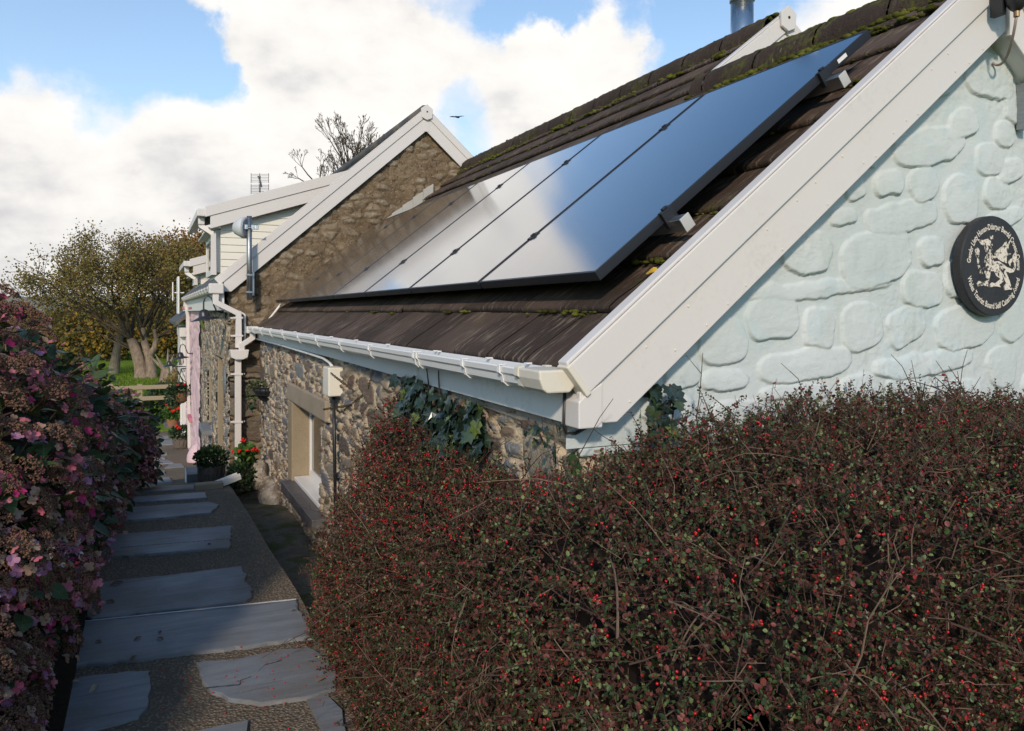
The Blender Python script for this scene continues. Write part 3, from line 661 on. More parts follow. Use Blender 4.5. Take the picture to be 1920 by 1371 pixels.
wb = at(1917, 200, Y=YG - .03); b = MB(); b.box((wb.x - .012, YG - .05, wb.z - .10), (wb.x + .03, YG - .01, wb.z + .10)); b.build("wall_bracket", M_GALV, low, bevel=.003)

# ================================================================== TALL STONE COTTAGE (brown gable, then stone, then pink front)
tall = thing("tall_cottage", "tall cottage with brown rendered gable, white bargeboards, dormers and a part pink front", "house", (3.3, 14.5, -2.4))
AX, AZ, ESL = 3.29, 2.65, .885
tz = lambda x: AZ + ESL * (x - AX) if x < AX else AZ - ESL * (x - AX)
FXX = .877; YP, YE = 14.75, 20.0
res = .014; gx = np.arange(FXX, 5.75, res); gv = np.arange(-2.0, 2.5, res); X_, Z_ = np.meshgrid(gx, gv, indexing='ij')
f1, f2, cid = worley(X_ / .20 + .5 * fbm(X_ * 4, Z_ * 4, 2), Z_ / .10 + .5 * fbm(X_ * 4, Z_ * 4, 9), 17); show = (cid > .38)
st_ = np.where(show, sstep(f2 - f1, .05, .35) * sstep(.55 - f1, 0, .2), 0)
dsp = .017 * st_ * (.4 + cid) - .006 * sstep(.12 - (f2 - f1), 0, .12) + .05 * (fbm(X_ * 5, Z_ * 5, 5) - .5) + .03 * (fbm(X_ * 20, Z_ * 20, 15) - .5)
P = np.stack([X_, YF + .03 - dsp, Z_], -1); idx = np.arange(X_.size).reshape(X_.shape); q = np.stack([idx[:-1, :-1], idx[1:, :-1], idx[1:, 1:], idx[:-1, 1:]], -1).reshape(-1, 4)
cx, cz = X_[:-1, :-1].reshape(-1), Z_[:-1, :-1].reshape(-1); q = q[(cz < AZ + ESL * -np.abs(cx - AX) - .15) & (cz > -.34)]
link("gable_wall", meshdata("gable_wall", P.reshape(-1, 3), q, attrs={"stone": ('POINT', (st_ * cid).reshape(-1)), "edge": ('POINT', (f2 - f1).reshape(-1))}, smooth=True), M_BROWN, tall)
rubble("gable_stonework", M_STONE2, tall, (FXX - .01, YF + .03, -2.3), (1, 0, 0), (0, 0, 1), (0, -1, 0), .42, 2.02, .012, sc=(.42, .13), depth=.05, seed=31)
DY0, DY1, DZ0, DZ1 = 10.35, 11.30, -2.30, -.60
VY0, VY1, VZ0, VZ1 = 12.2, 12.95, -1.74, -.92
rubble("front_wall", M_STONE, tall, (FXX, YF + .03, -2.95), (0, 1, 0), (0, 0, 1), (-1, 0, 0), YP - YF, 3.2, .02, holes=[(DY0 - YF, DY1 - YF, -9, DZ1 + 2.95), (VY0 - YF, VY1 - YF, VZ0 + 2.95, VZ1 + 2.95)], seed=41)
for (nm, a0, a1, z0, z1) in (("door", DY0, DY1, DZ0, DZ1), ("window", VY0, VY1, VZ0, VZ1)):
    b = MB(); b.box((FXX + .10, a0, z0), (FXX + .15, a1, z1)); dr = b.build(nm, M_DKMET if nm == "door" else M_UPVC2, tall)
    b = MB(); b.box((FXX - .012, a1, z0), (FXX + .2, a1 + .16, z1)); b.build("reveal", M_JAMB, dr, bevel=.01)
    b = MB(); b.box((FXX + .012, a0 - .1, z0), (FXX + .2, a0, z1)); b.build("reveal", M_JAMB, dr, bevel=.01)
    b = MB(); b.box((FXX - .025, a0 - .15, z1 + .003), (FXX + .2, a1 + .2, z1 + .24)); b.build("lintel", M_LINTEL, dr, bevel=.012)
b = MB(); b.box((FXX + .092, VY0 + .06, VZ0 + .06), (FXX + .0985, VY1 - .06, VZ1 - .06)); b.build("pane", M_PANE, dr)
b = MB(); b.box((FXX - .16, VY0 - .1, VZ0 - .08), (FXX + .1, VY1 + .1, VZ0 - .003)); b.build("sill", M_SLATE, dr, bevel=.006)
rubble("pink_front_wall", M_PINK, tall, (FXX - .045, YP - .05, -3.4), (0, 1, 0), (0, 0, 1), (-1, 0, 0), YE - YP + .05, 3.68, .03, seed=51, sc=(.5, .28), depth=.022)
for (a_, b_) in (((FXX - .13, 15.8, .045), (FXX + .05, 17.2, .10)), ((FXX - .2, 17.9, .045), (FXX + .05, 18.6, .115)), ((FXX - .13, 16.9, -2.25), (FXX + .05, 17.6, -2.16))): b = MB(); b.box(a_, b_); b.build("pink_ledge", M_PINKD, tall, bevel=.01)
b = MB(); b.ball((FXX + .02, 15.5, -2.75), .34, 14, 10, (.75, 1, .9)); b.build("pink_buttress", M_PINK, tall, smooth=True)
# its roof
b = MB(); b.prism([(.70, YF - .02, tz(.70) - .03), (AX, YF - .02, AZ - .03), (5.88, YF - .02, tz(5.88) - .03), (5.88, YF - .02, tz(5.88) - .12), (AX, YF - .02, AZ - .13), (.70, YF - .02, tz(.70) - .12)], (0, YE - YF + .02, 0)); tr = b.build("roof", M_ROOF2, tall)
b = MB(); b.tube([(AX, YF, AZ - .02), (AX, YE, AZ - .02)], .09, 10); b.build("ridge_tiles", M_ROOF2, tr, smooth=True)
b = MB(); b.prism([(FXX + .2, YE - .02, tz(1.0) - .2), (AX, YE - .02, AZ - .2), (5.6, YE - .02, tz(5.6) - .2), (5.6, YE - .02, -3), (FXX + .2, YE - .02, -3)], (0, .02, 0)); b.build("far_gable", M_WHITEW, tall)
t0_ = barge(tall, (.70, tz(.70) + .02), (AX, AZ + .02), YF - .045, up=.11, lo=.19, dep=.035, low_cut=(.80, .24))
t1_ = barge(tall, (5.88, tz(5.88) + .02), (AX, AZ + .02), YF - .045, up=.11, lo=.19, dep=.035)
apex_plate(t0_, AX, YF - .068, AZ + .02, .95)
b = MB(); b.box((AX - .035, YF - .036, AZ - .29), (AX + .035, YF - .02, AZ - .10)); b.build("apex_strip", M_UPVC, t0_)
b = MB(); b.box((.75, YF - .06, .02), (.80, YE - .05, .24)); b.build("fascia", M_GREYW, tall)
tg = gutter(tall, .70, .30, YF - .02, 17.9)
y = YF + .3
while y < 17.9: bracket(.70, .30, y).build("bracket", M_UPVC, tg); y += .55
b = MB(); b.box((.63, YF - .15, .21), (.79, YF + .02, .33)); b.build("gutter_outlet", M_UPVC, tg, bevel=.012)
SQ = [(-.036, -.036), (.036, -.036), (.036, .036), (-.036, .036)]
b = MB(); b.sweep(SQ, [(.705, YF - .09, .24), (.705, YF - .09, .11), (.955, YF - .09, -.02), (.955, YF - .09, -.42)], (0, 1, 0)); dp = b.build("downpipe", M_UPVC, tall, bevel=.005)
b = MB(); b.prism([(.855, YF - .19, -.44), (1.065, YF - .19, -.44), (1.05, YF - .19, -.53), (1.0, YF - .19, -.555), (.92, YF - .19, -.555), (.87, YF - .19, -.53)], (0, .17, 0)); b.build("hopper", M_UPVC, dp, bevel=.008)
b = MB(); b.box((.915, YF - .125, -1.98), (.985, YF - .055, -.556)); b.build("lower_pipe", M_UPVC, dp, bevel=.006)
for z in (-.08, -.29, -.74, -1.3): b = MB(); b.box((.90, YF - .132, z), (1.0, YF - .02, z + .022)); b.box((.87, YF - .06, z), (1.03, YF - .045, z + .018)); b.build("pipe_clip", M_UPVC, dp, bevel=.003)
b = MB(); b.sweep([(-.03, -.03), (.03, -.03), (.03, .03), (-.03, .03)], [(.70, 17.8, .28), (.76, 17.8, -.1), (.79, 17.8, -2.9)], (0, 1, 0)); b.build("far_downpipe", M_UPVC, tall)
b = MB(); b.tube([(.80, YF - .02, .01), (.98, YF - .03, .0), (1.03, YF - .03, -.03), (1.035, YF - .03, -.2), (1.03, YF - .03, -.50), (1.06, YF - .02, -.56)], .013, 8); b.tube([(1.035, YF - .03, -.24), (1.12, YF - .05, -.235), (1.22, YF - .06, -.19), (1.33, YF - .1, -.05), (1.42, YF - .2, .09)], .013, 8); b.build("white_conduit", M_UPVC2, tall, smooth=True)
# stepped flashing where the low roof meets the gable
b = MB()
for k in range(6):
    x0 = 2.55 + k * .14; x1 = x0 + .138
    b.prism([(x0, YF - .035, rz(x0) - .05), (x1, YF - .035, rz(x1) - .05), (x1, YF - .035, rz(x1) + .105), (x0, YF - .035, rz(x0) + .125)], (0, .02 + .001 * k, 0))
b.build("flashing", M_FLASH, low, bevel=.003)
# dormers with lapped cladding
def dormer(y0, y1, ze, sl, xe=.74, win_w=.62):
    xi = (ze - sl * xe + .261) / (ESL - sl)
    top = lambda x: ze + sl * (x - xe); rf = lambda x: -.261 + ESL * x
    b = MB(); d0 = FXX
    b.prism([(d0 + .01, y0 + .01, rf(d0) - .05), (d0 + .01, y0 + .01, top(d0) - .1), (xi - .15, y0 + .01, top(xi) - .1)], (0, y1 - y0 - .02, 0)); d = b.build("dormer", M_CREAM, tall)
    b = MB(); z = rf(d0) + .0; hb = .098
    while z < top(xi):
        xs = max(d0, 0); xr_ = min(xi, (z + hb + .261) / ESL + .1)
        if z + hb > top(d0) - .02: xs = max(xs, xe + (z + hb - ze) / sl)
        if xr_ > xs: b.prism([(xs, y0 - .002, z), (xr_, y0 - .002, z), (xr_, y0 + .010, z + hb), (xs, y0 + .010, z + hb)], (0, .014, 0))
        z += hb
    b.build("cladding", M_CREAM, d)
    b = MB(); b.prism([(xe - .05, y0 - .12, top(xe - .05)), (xi + .1, y0 - .12, top(xi + .1)), (xi + .1, y0 - .12, top(xi + .1) + .03), (xe - .05, y0 - .12, top(xe - .05) + .03)], (0, y1 - y0 + .24, 0)); b.build("dormer_roof", M_ROOF2, d)
    b = MB(); b.prism([(xe - .06, y0 - .15, top(xe - .06) - .09), (xi + .1, y0 - .15, top(xi + .1) - .09), (xi + .1, y0 - .15, top(xi + .1) + .05), (xe - .06, y0 - .15, top(xe - .06) + .05)], (0, .028, 0))
    b.prism([(xe, y0 - .135, top(xe) - .26), (xe, y0 - .135, top(xe) - .085), (xi + .1, y0 - .135, top(xi + .1) - .085), (xi + .1, y0 - .135, top(xi + .1) - .26)], (0, .025, 0)); b.build("dormer_bargeboard", M_UPVC, d, bevel=.004)
    b = MB(); b.box((xe - .02, y0 - .1, top(xe) - .24), (d0 - .002, y1 + .1, top(xe) - .215)); b.build("dormer_soffit", M_GREYW, d)
    b = MB()
    for (u0_, u1_) in ((y0 + .08, y0 + .15), (y1 - .15, y1 - .08)): b.box((d0 - .05, u0_, rf(d0) + .02), (d0 + .008, u1_, top(d0) - .28))
    b.box((d0 - .05, y0 + .15, rf(d0) + .02), (d0 + .008, y1 - .15, rf(d0) + .1)); b.box((d0 - .05, y0 + .15, top(d0) - .36), (d0 + .008, y1 - .15, top(d0) - .28)); wn = b.build("dormer_window", M_UPVC2, d)
    b = MB(); b.box((d0 - .03, y0 + .15, rf(d0) + .1), (d0 - .015, y1 - .15, top(d0) - .36)); b.build("pane", M_PANE, wn)
    b = MB(); b.box((xe - .16, y0 - .12, top(xe) - .10), (xe - .045, y1 + .1, top(xe) + .0)); b.box((xe - .14, y0 - .02, top(xe) - .2), (xe - .06, y0 + .08, top(xe) - .1)); b.build("dormer_gutter", M_UPVC, d, bevel=.012)
    b = MB(); b.sweep(SQ, [(xe - .1, y0 + .04, top(xe) - .15), (xe - .1, y0 + .04, top(xe) - .22), (d0 - .09, y0 + .0, top(xe) - .32), (d0 - .09, y0, rf(d0) - .02)], (0, 1, 0)); b.build("dormer_downpipe", M_UPVC, d)
dormer(11.0, 13.2, 1.36, .33)
dormer(15.3, 17.3, .93, .30)

# ================================================================== WHITE HOUSE at the end of the row
wh = thing("white_cottage", "narrow sliver of white cottage beyond the pink front, with a tall white door surround", "house", (2.4, 23.5, -3.3))
b = MB(); b.box((FXX - .02, YE + .03, -3.6), (3.9, 27.0, -.25)); b.build("wall", M_WHITEW, wh)
b = MB(); b.box((FXX - .13, YE + .25, -3.3), (FXX - .02, YE + .45, -.6)); b.box((FXX - .13, YE + 1.6, -3.3), (FXX - .02, YE + 1.8, -.6)); b.box((FXX - .2, YE + .1, -.6), (FXX - .02, YE + 1.95, -.38)); dfr = b.build("door_surround", M_UPVC, wh, bevel=.01)
b = MB(); b.box((FXX - .06, YE + .45, -3.3), (FXX - .025, YE + 1.6, -.6)); b.build("door", M_UPVC2, dfr)
b = MB(); b.prism([(.6, YE + .04, -.25), (2.4, YE + .04, 1.3), (4.2, YE + .04, -.25), (4.2, YE + .04, -.33), (2.4, YE + .04, 1.2), (.6, YE + .04, -.33)], (0, 7, 0)); b.build("roof", M_ROOF2, wh)
b = MB(); b.box((FXX - .17, YE + 2.4, -.05), (FXX - .12, YE + 3.3, .95)); b.box((FXX - .3, YE + 2.4, .3), (FXX - .27, YE + 2.6, .8)); b.box((FXX - .3, YE + 2.45, .5), (FXX, YE + 2.5, .53)); ow = b.build("open_casement", M_UPVC2, wh, bevel=.01)

# ================================================================== SOLAR PANELS on two rails
PSI = math.atan(.784); dS = Vector((math.cos(PSI), 0, math.sin(PSI))); dN = Vector((-math.sin(PSI), 0, math.cos(PSI))); dY = Vector((0, 1, 0))
PB = Vector((1.345, 2.195, .133)); PW, PL, PITCH = 1.0, 1.638, 1.018
def pp(s, y, n): return PB + dS * s + dY * y + dN * n
def pbox(b, s0, s1, y0, y1, n0, n1, base=0):
    V = [pp(s, y + base, n) for n in (n0, n1) for (s, y) in ((s0, y0), (s1, y0), (s1, y1), (s0, y1))]
    b.add(V, [(0, 3, 2, 1), (4, 5, 6, 7), (0, 1, 5, 4), (1, 2, 6, 5), (2, 3, 7, 6), (3, 0, 4, 7)])
LBL = ["nearest solar panel, nearly all blue with sky, its black side frame exposed above the tiles", "solar panel second from the near end, half cloud half blue in its glass", "solar panel third from the near end, white with reflected cloud",
       "solar panel in the middle of the row of seven", "solar panel third from the brown gable, its glass turning brown", "solar panel second from the brown gable, narrow and brown in reflection", "farthest solar panel, a dark brown sliver beside the brown gable"]
for k in range(7):
    t = thing("solar_panel", LBL[k], "solar panel", tuple(pp(0, k * PITCH, -.04)), "black solar panels in a row on the tiled roof"); y0 = k * PITCH
    b = MB(); F_ = .011
    pbox(b, 0, PL, 0, F_, -.036, 0, y0); pbox(b, 0, PL, PW - F_, PW, -.036, 0, y0); pbox(b, 0, F_, F_, PW - F_, -.036, 0, y0); pbox(b, PL - F_, PL, F_, PW - F_, -.036, 0, y0); pbox(b, F_, PL - F_, F_, PW - F_, -.034, -.03, y0)
    b.build("frame", M_FRAMEB, t, bevel=.0015)
    b = MB(); V = [pp(s, y0 + y, -.0015) for (s, y) in ((F_, F_), (PL - F_, F_), (PL - F_, PW - F_), (F_, PW - F_))]; b.add(V, [(0, 1, 2, 3)] if (V[1] - V[0]).cross(V[2] - V[1]).dot(dN) > 0 else [(3, 2, 1, 0)]); b.build("glass", M_PANEL, t)
    for s in (.36, 1.31):                                # clamps
        b = MB()
        if k == 0: pbox(b, s - .03, s + .03, -.014, .008, -.06, .004, y0); pbox(b, s - .012, s + .012, -.01, .004, .004, .012, y0)
        else: pbox(b, s - .03, s + .03, -.026, .008, -.03, .0045, y0); pbox(b, s - .011, s + .011, -.016, -.003, .0045, .011, y0)
        b.build("clamp", M_FRAMEB, t, bevel=.002)
    if k == 0:
        b = MB(); pbox(b, 1.41, 1.47, -.0012, -.0005, -.026, -.010); b.build("sticker", M_UPVC2, t)
for s, lb in ((.36, "lower aluminium rail under the solar panels, its square end jutting out low on the roof"), (1.31, "upper aluminium rail under the solar panels, its square end jutting out near the ridge")):
    t = thing("mounting_rail", lb, "rail", tuple(pp(s, 0, -.08)), "aluminium rails carrying the panels")
    b = MB(); pbox(b, s - .02, s + .02, -.075, 7.1, -.085, -.0375); b.build("rail", M_ALU, t, bevel=.002)
    b = MB(); pbox(b, s - .023, s + .023, -.081, -.0755, -.088, -.035); b.build("end_cap", m_plastic("grey_end_cap", (.46, .45, .44), .5), t, bevel=.002)
    b = MB()
    for y in (.3, 1.7, 3.1, 4.5, 5.9): pbox(b, s - .05, s - .02, y, y + .04, -.15, -.05)
    b.build("roof_hook", M_ALU, t)

# ================================================================== PLAQUE
PC = at(1858, 499, Y=YG - .055); PR = .209
pl = thing("plaque", "round black slate plaque with a worn cream dragon and curved lettering", "plaque", (PC.x, YG - .02, PC.z))
Mx = Matrix.Rotation(R(90), 3, 'X')
def m_black_slate():
    m, n = material("black_slate"); o = n.obj(); f = n.noise(o, 60, 4, .7); g = n.noise(o, 9, 4)
    fin(n, n.ramp(g, [(.3, (.016, .015, .018)), (.7, (.026, .024, .027))]), n.rng(f, .3, .7, .45, .7), n.bump(f, .25, .004)); return m
def m_worn(name="worn_cream_paint", lo=.80):
    m, n = material(name); o = n.obj(); f = n.noise(o, 75, 4, .65); g = n.noise(o, 12, 3)
    k = n.rng(n.math('ADD', f, n.math('MULTIPLY', g, .6)), lo, lo + .1)
    fin(n, n.mix(k, (.66, .59, .51), (.022, .02, .022)), .8); return m
M_BSL, M_WORN, M_LETT = m_black_slate(), m_worn(), m_worn("cream_lettering", .94)
PYf = YG - .068
b = MB(); b.lathe([(PR * .985, 0), (PR, .006), (PR, .034), (PR * .985, .040), (.001, .0401)], (PC.x, PYf + .040, PC.z), Mx, 72); b.build("disc", M_BSL, pl)
def text_mesh(txt, size):
    cu = bpy.data.curves.new("txt", 'FONT'); cu.body = txt; cu.size = size; cu.offset = size * .026; cu.resolution_u = 3; cu.space_character = 1.02
    o = bpy.data.objects.new("txt", cu); COL.objects.link(o); bpy.context.view_layer.update()
    me = o.evaluated_get(bpy.context.evaluated_depsgraph_get()).to_mesh()
    V = np.array([v.co[:] for v in me.vertices]); F = [tuple(p.vertices) for p in me.polygons]
    bpy.data.objects.remove(o); bpy.data.curves.remove(cu); return V, F
lt = MB()
for (txt, size, a0, a1, r0, top) in (("Gwobr Llety Hunan-Ddarpar Bwrdd Croeso Cymru", .034, 177, -5, .152, True), ("Wales Tourist Board Self Catering Award", .034, 196, 343, .178, False)):
    V, F = text_mesh(txt, size); x0, x1 = V[:, 0].min(), V[:, 0].max(); ang = np.radians(a0 + (V[:, 0] - x0) / (x1 - x0) * (a1 - a0)); rad = r0 + V[:, 1] if top else r0 - V[:, 1]
    lt.add(np.stack([PC.x + rad * np.cos(ang), np.full(len(V), PYf - .0012), PC.z + rad * np.sin(ang)], -1), F)
lt.build("lettering", M_LETT, pl)
DR = [[(570, 600), (600, 545), (640, 530), (655, 600), (665, 640), (720, 630), (800, 685), (870, 715), (845, 750), (795, 742), (835, 830), (855, 900), (828, 910), (790, 850), (752, 765), (770, 850), (722, 885), (650, 892), (690, 862), (738, 822), (690, 790), (668, 742), (630, 742), (622, 800), (604, 882), (560, 882), (580, 800), (545, 720), (558, 650)],
      [(462, 525), (485, 500), (512, 512), (510, 560), (500, 600), (518, 700), (555, 785), (520, 792), (490, 690), (484, 620), (465, 570)],
      [(492, 412), (545, 418), (600, 400), (642, 430), (655, 490), (642, 535), (575, 545), (560, 478), (520, 462)], [(622, 368), (634, 385), (652, 358), (655, 402), (628, 404)],
      [(648, 625), (660, 560), (700, 515), (760, 465), (803, 398), (797, 470), (842, 402), (822, 480), (822, 538), (852, 548), (802, 572), (800, 652), (740, 632), (690, 600)],
      [(866, 722), (888, 684), (882, 640), (862, 632), (842, 652), (848, 690), (818, 668), (826, 612), (866, 594), (876, 556), (917, 505), (905, 640), (890, 612), (902, 660), (897, 704), (878, 744), (832, 756)],
      [(482, 880), (500, 850), (540, 852), (596, 885), (598, 906), (540, 898), (490, 908)], [(618, 885), (640, 862), (720, 888), (732, 912), (680, 902), (620, 914)], [(772, 900), (796, 870), (832, 908), (886, 928), (886, 946), (830, 934), (778, 942)]]
for k, poly in enumerate(DR):
    e = MB(); y = PYf - .0008 - .0004 * k
    e.prism([(PC.x + (x - 668) / 345 * PR, y, PC.z + (685 - z) / 535 * PR) for (x, z) in poly], (0, .0009 + .0004 * k, 0))
    if k == 0: emb = e
    else: emb.add(e.v, e.f)
emb.build("dragon_emblem", M_WORN, pl)

# ================================================================== AERIALS, FLUE, LAMPS
t = thing("flue_pipe", "shiny stainless steel flue pipe rising behind the upper ridge", "chimney flue", (4.19, 4.65, rz(RX2) - .3))
b = MB(); b.tube([(4.19, 4.65, 1.6), (4.19, 4.65, 2.48)], .089, 32); b.build("pipe", M_STEEL, t, smooth=True)
b = MB(); b.lathe([(.089, 2.415), (.096, 2.42), (.096, 2.44), (.089, 2.445)], (4.19, 4.65, 0), None, 32, False); b.build("joint_band", M_GALV, t, smooth=True)
b = MB(); b.lathe([(.098, 2.48), (.098, 3.0), (.13, 3.0), (.13, 3.04), (.0, 3.1)], (4.19, 4.65, 0), None, 32); b.build("upper_pipe", M_STEEL, t, smooth=True)
DPX, DPY = 1.067, YF - .17
t = thing("dish_aerial", "grey drum-shaped dish aerial on a galvanised pole fixed to the brown gable", "dish aerial", (DPX, DPY, .15))
b = MB(); b.tube([(DPX, DPY, .14), (DPX, DPY, 1.12)], .030, 12); po = b.build("pole", M_GALV, t, smooth=True)
b = MB(); b.box((DPX + .02, DPY + .02, .19), (DPX + .06, DPY + .19, .47)); b.box((DPX - .035, DPY - .036, .42), (DPX + .035, DPY + .036, .44)); b.box((DPX - .035, DPY - .036, .22), (DPX + .035, DPY + .036, .24)); b.build("wall_bracket", M_GALV, po, bevel=.003)
Md = Matrix.Rotation(R(-58), 3, 'Z') @ Matrix.Rotation(R(-90), 3, 'X')      # drum axis turned away over the path
ax = Md @ Vector((0, 0, 1))
dc = Vector((DPX, DPY, .985)) + Vector((-ax.x, -ax.y, 0)) * -.05
M_DRUM = m_plastic("pale_grey_drum", (.50, .51, .52), .5)
Mr = Vector((-.78, .62, 0)); Mrot = Mr.to_track_quat('Z', 'Y').to_matrix()
b = MB(); b.lathe([(.118, .0), (.125, .012), (.122, .05), (.075, .14), (.03, .165)], Vector((DPX, DPY, .985)) + Mr * .035, Mrot, 28); b.build("drum", M_DRUM, t, smooth=True)
b = MB(); b.lathe([(.105, -.012), (.11, -.002)], Vector((DPX, DPY, .985)) + Mr * .035, Mrot, 28); b.build("back_plate", m_plastic("blue_grey_plate", (.25, .28, .32), .45), t)
b = MB(); b.box((DPX - .055, DPY - .045, .96), (DPX - .02, DPY - .03, 1.015)); b.box((DPX + .02, DPY - .045, .96), (DPX + .075, DPY - .03, 1.015)); b.box((DPX - .05, DPY - .05, .975), (DPX + .085, DPY - .034, .985)); b.box((DPX + .06, DPY - .055, .965), (DPX + .10, DPY - .02, 1.01)); b.box((DPX - .06, DPY - .02, .965), (DPX + .06, DPY + .03, 1.01)); b.build("clamp", M_ALU, t, bevel=.004)
ap = at(487, 352, d=1.0); ap = ap * (14.0)
t = thing("tv_aerial", "spindly tv aerial with wire grids standing on the roof beyond the dormer", "tv aerial", (ap.x, ap.y, tz(ap.x)))
b = MB(); b.tube([(ap.x, ap.y, tz(ap.x) - .05), (ap.x, ap.y, ap.z + .22)], .016, 8); b.build("mast", M_GALV, t)
b = MB(); rt = Vector((CT, -ST, 0))
for zc in (.17, -.03):
    for k in range(6): zz = ap.z + zc - .07 + k * .028; c_ = Vector((ap.x, ap.y - .02, zz)); b.tube([c_ - rt * .16, c_ + rt * .16], .0035, 5)
    for sx in (-.16, -.003, .16): c_ = Vector((ap.x, ap.y - .02, ap.z + zc)) + rt * sx; b.tube([c_ - Vector((0, 0, .09)), c_ + Vector((0, 0, .09))], .005, 5)
c_ = Vector((ap.x, ap.y - .05, ap.z + .1)); b.tube([c_ - rt * .04 + Vector((0, 0, .1)), c_ + rt * .01, c_ + rt * .03 - Vector((0, 0, .1))], .012, 6); b.build("grid", M_DKMET, t)
M_LGLASS = None
def m_clear():
    m, n = material("clear_glass"); fin(n, (.95, .95, .95), .05, **{'Transmission Weight': 1.0, 'IOR': 1.2}); return m
M_LGLASS = m_clear()
def wall_lamp(x, y, z, lab, first=[None]):
    if first[0] is None:
        t = thing("wall_lamp", lab, "wall lamp", (0, 0, 0), "black swan-neck lamps along the fronts")
        b = MB(); b.box((-.02, -.035, -.11), (0, .035, .05)); b.build("back_plate", M_DKMET, t, bevel=.005)
        b = MB(); b.tube([(-.01, 0, -.03), (-.06, 0, -.035), (-.11, 0, -.02), (-.14, 0, .05), (-.16, 0, .13), (-.20, 0, .165), (-.24, 0, .14), (-.255, 0, .08), (-.255, 0, .0), (-.255, 0, -.02)], .0095, 8); b.build("arm", M_DKMET, t, smooth=True)
        Mt = Matrix.Rotation(R(-8), 3, 'Y')
        b = MB(); b.lathe([(.02, .02), (.05, .005), (.062, -.03), (.065, -.06), (.075, -.072), (.165, -.105), (.165, -.109), (.07, -.08), (.0, -.078)], (-.255, 0, -.02), Mt, 24, False); b.build("shade", M_DKMET, t, smooth=True)
        b = MB(); b.lathe([(.05, -.08), (.058, -.14), (.05, -.20), (.028, -.235), (0.001, -.245)], (-.255, 0, -.02), Mt, 16, False); b.build("glass_jar", M_LGLASS, t, smooth=True)
        first[0] = t; c = t
    else: c = copy_tree(first[0]); c['label'] = lab
    c.location = (x, y, z); return c
wall_lamp(FXX - .02, 9.95, .03, "nearest swan-neck wall lamp, black, on the stone front by the corner")
wall_lamp(FXX - .04, 17.0, -.82, "small black swan-neck lamp standing out from the pink front")
wall_lamp(FXX - .15, 21.4, -1.25, "farthest and smallest swan-neck lamp, on the white cottage beyond the pink front")
t = thing("house_sign", "small oval slate sign fixed upright on the stone front beside the doorway", "sign", (FXX - .03, 9.95, -.85))
b = MB(); b.lathe([(.001, 0), (.11, 0), (.11, .02), (.001, .02)], (0, 0, 0), Matrix.Rotation(R(-90), 3, 'Y'), 24)
for i, v in enumerate(b.v): b.v[i] = (FXX - .03 + v[0], 9.95 + v[1], -.85 + v[2] * 1.75)
b.build("board", M_SLATE, t)
# bird
bp = at(857, 220, d=26.0); t = thing("bird", "dark bird gliding in the pale sky right of the brown gable's apex", "bird", tuple(bp))
b = MB(); Rt = Vector((CT, -ST, 0)); Fw = Vector((ST, CT, 0)); U_ = Vector((0, 0, 1))
sp = [(-.20, -.012, .001), (-.12, .004, .012), (-.05, .008, .03), (.02, .006, .034), (.08, .004, .026), (.12, .012, .014), (.135, .01, .003)]
b.tube([bp + Fw * (a * .6) + Rt * a * .6 + U_ * z for (a, z, r_) in sp], [r_ for (_, _, r_) in sp], 8)
for sg in (-1, 1):
    root_ = [bp + Fw * .05 + Rt * .03, bp - Fw * .05 - Rt * .05]; mid = [bp + Rt * sg * .13 + Fw * sg * -.02 + U_ * .035, bp + Rt * (sg * .11 - .06) + U_ * .03]; tip = [bp + Rt * sg * .25 - Fw * .04 + U_ * (.01 + .01 * sg)]
    P_ = [root_[0], mid[0], tip[0], mid[1], root_[1]]; b.prism(P_, U_ * .012)
b.build("body", M_DKMET, t, smooth=False)

# ================================================================== GROUND, PATH, SLABS
def m_aggregate():
    m, n = material("exposed_aggregate"); o = n.obj()
    v = n.voro(o, 75); f = n.noise(o, 160, 3, .7); g = n.noise(o, 1.1, 5)
    peb = n.ramp(n.voro(o, 75).outputs['Color'], [(.0, (.16, .12, .085)), (.35, (.22, .17, .12)), (.6, (.28, .22, .16)), (.85, (.34, .29, .23)), (.96, (.52, .49, .44))], 'CONSTANT')
    k = n.rng(v.outputs['Distance'], .34, .52); c = n.mix(k, peb, (.125, .097, .07))
    c = n.mix(n.rng(g, .45, .70, 0, .5), c, (.075, .064, .042))
    h = n.math('SUBTRACT', 1.0, v.outputs['Distance']); fin(n, c, .85, n.bump(n.math('ADD', h, n.math('MULTIPLY', f, .3)), .8, .01), spec=.3); return m
def m_channel():
    m, n = material("mossy_concrete"); o = n.obj(); g = n.noise(o, 3.2, 6, .62); f = n.noise(o, 70, 4, .7)
    c = n.ramp(g, [(.32, (.13, .105, .075)), (.5, (.20, .16, .115)), (.58, (.11, .11, .035)), (.72, (.085, .09, .028))]); c = n.mix(n.rng(f, .4, .7, .5, 0), c, (.03, .025, .02))
    fin(n, c, .92, n.bump(f, .6, .012), spec=.2); return m
def m_soil():
    m, n = material("soil"); o = n.obj(); f = n.noise(o, 40, 5, .7); fin(n, n.mix(f, (.022, .016, .011), (.06, .045, .03)), 1.0, n.bump(f, 1, .03), spec=.1); return m
def m_grass():
    m, n = material("grass"); o = n.obj(); g = n.noise(n.map(o, (1, .35, 1)), .55, 5, .6); f = n.noise(n.map(o, (1, .4, 1)), 9, 5, .7)
    c = n.ramp(g, [(.3, (.13, .22, .02)), (.52, (.20, .30, .03)), (.72, (.26, .34, .05))]); c = n.mix(n.rng(f, .42, .68, .55, 0), c, (.05, .085, .01)); c = n.mix(n.rng(n.noise(o, 1.9, 3), .62, .72, 0, .6), c, (.17, .14, .05))
    fin(n, c, 1.0, n.bump(f, 1.0, .1), spec=.1); return m
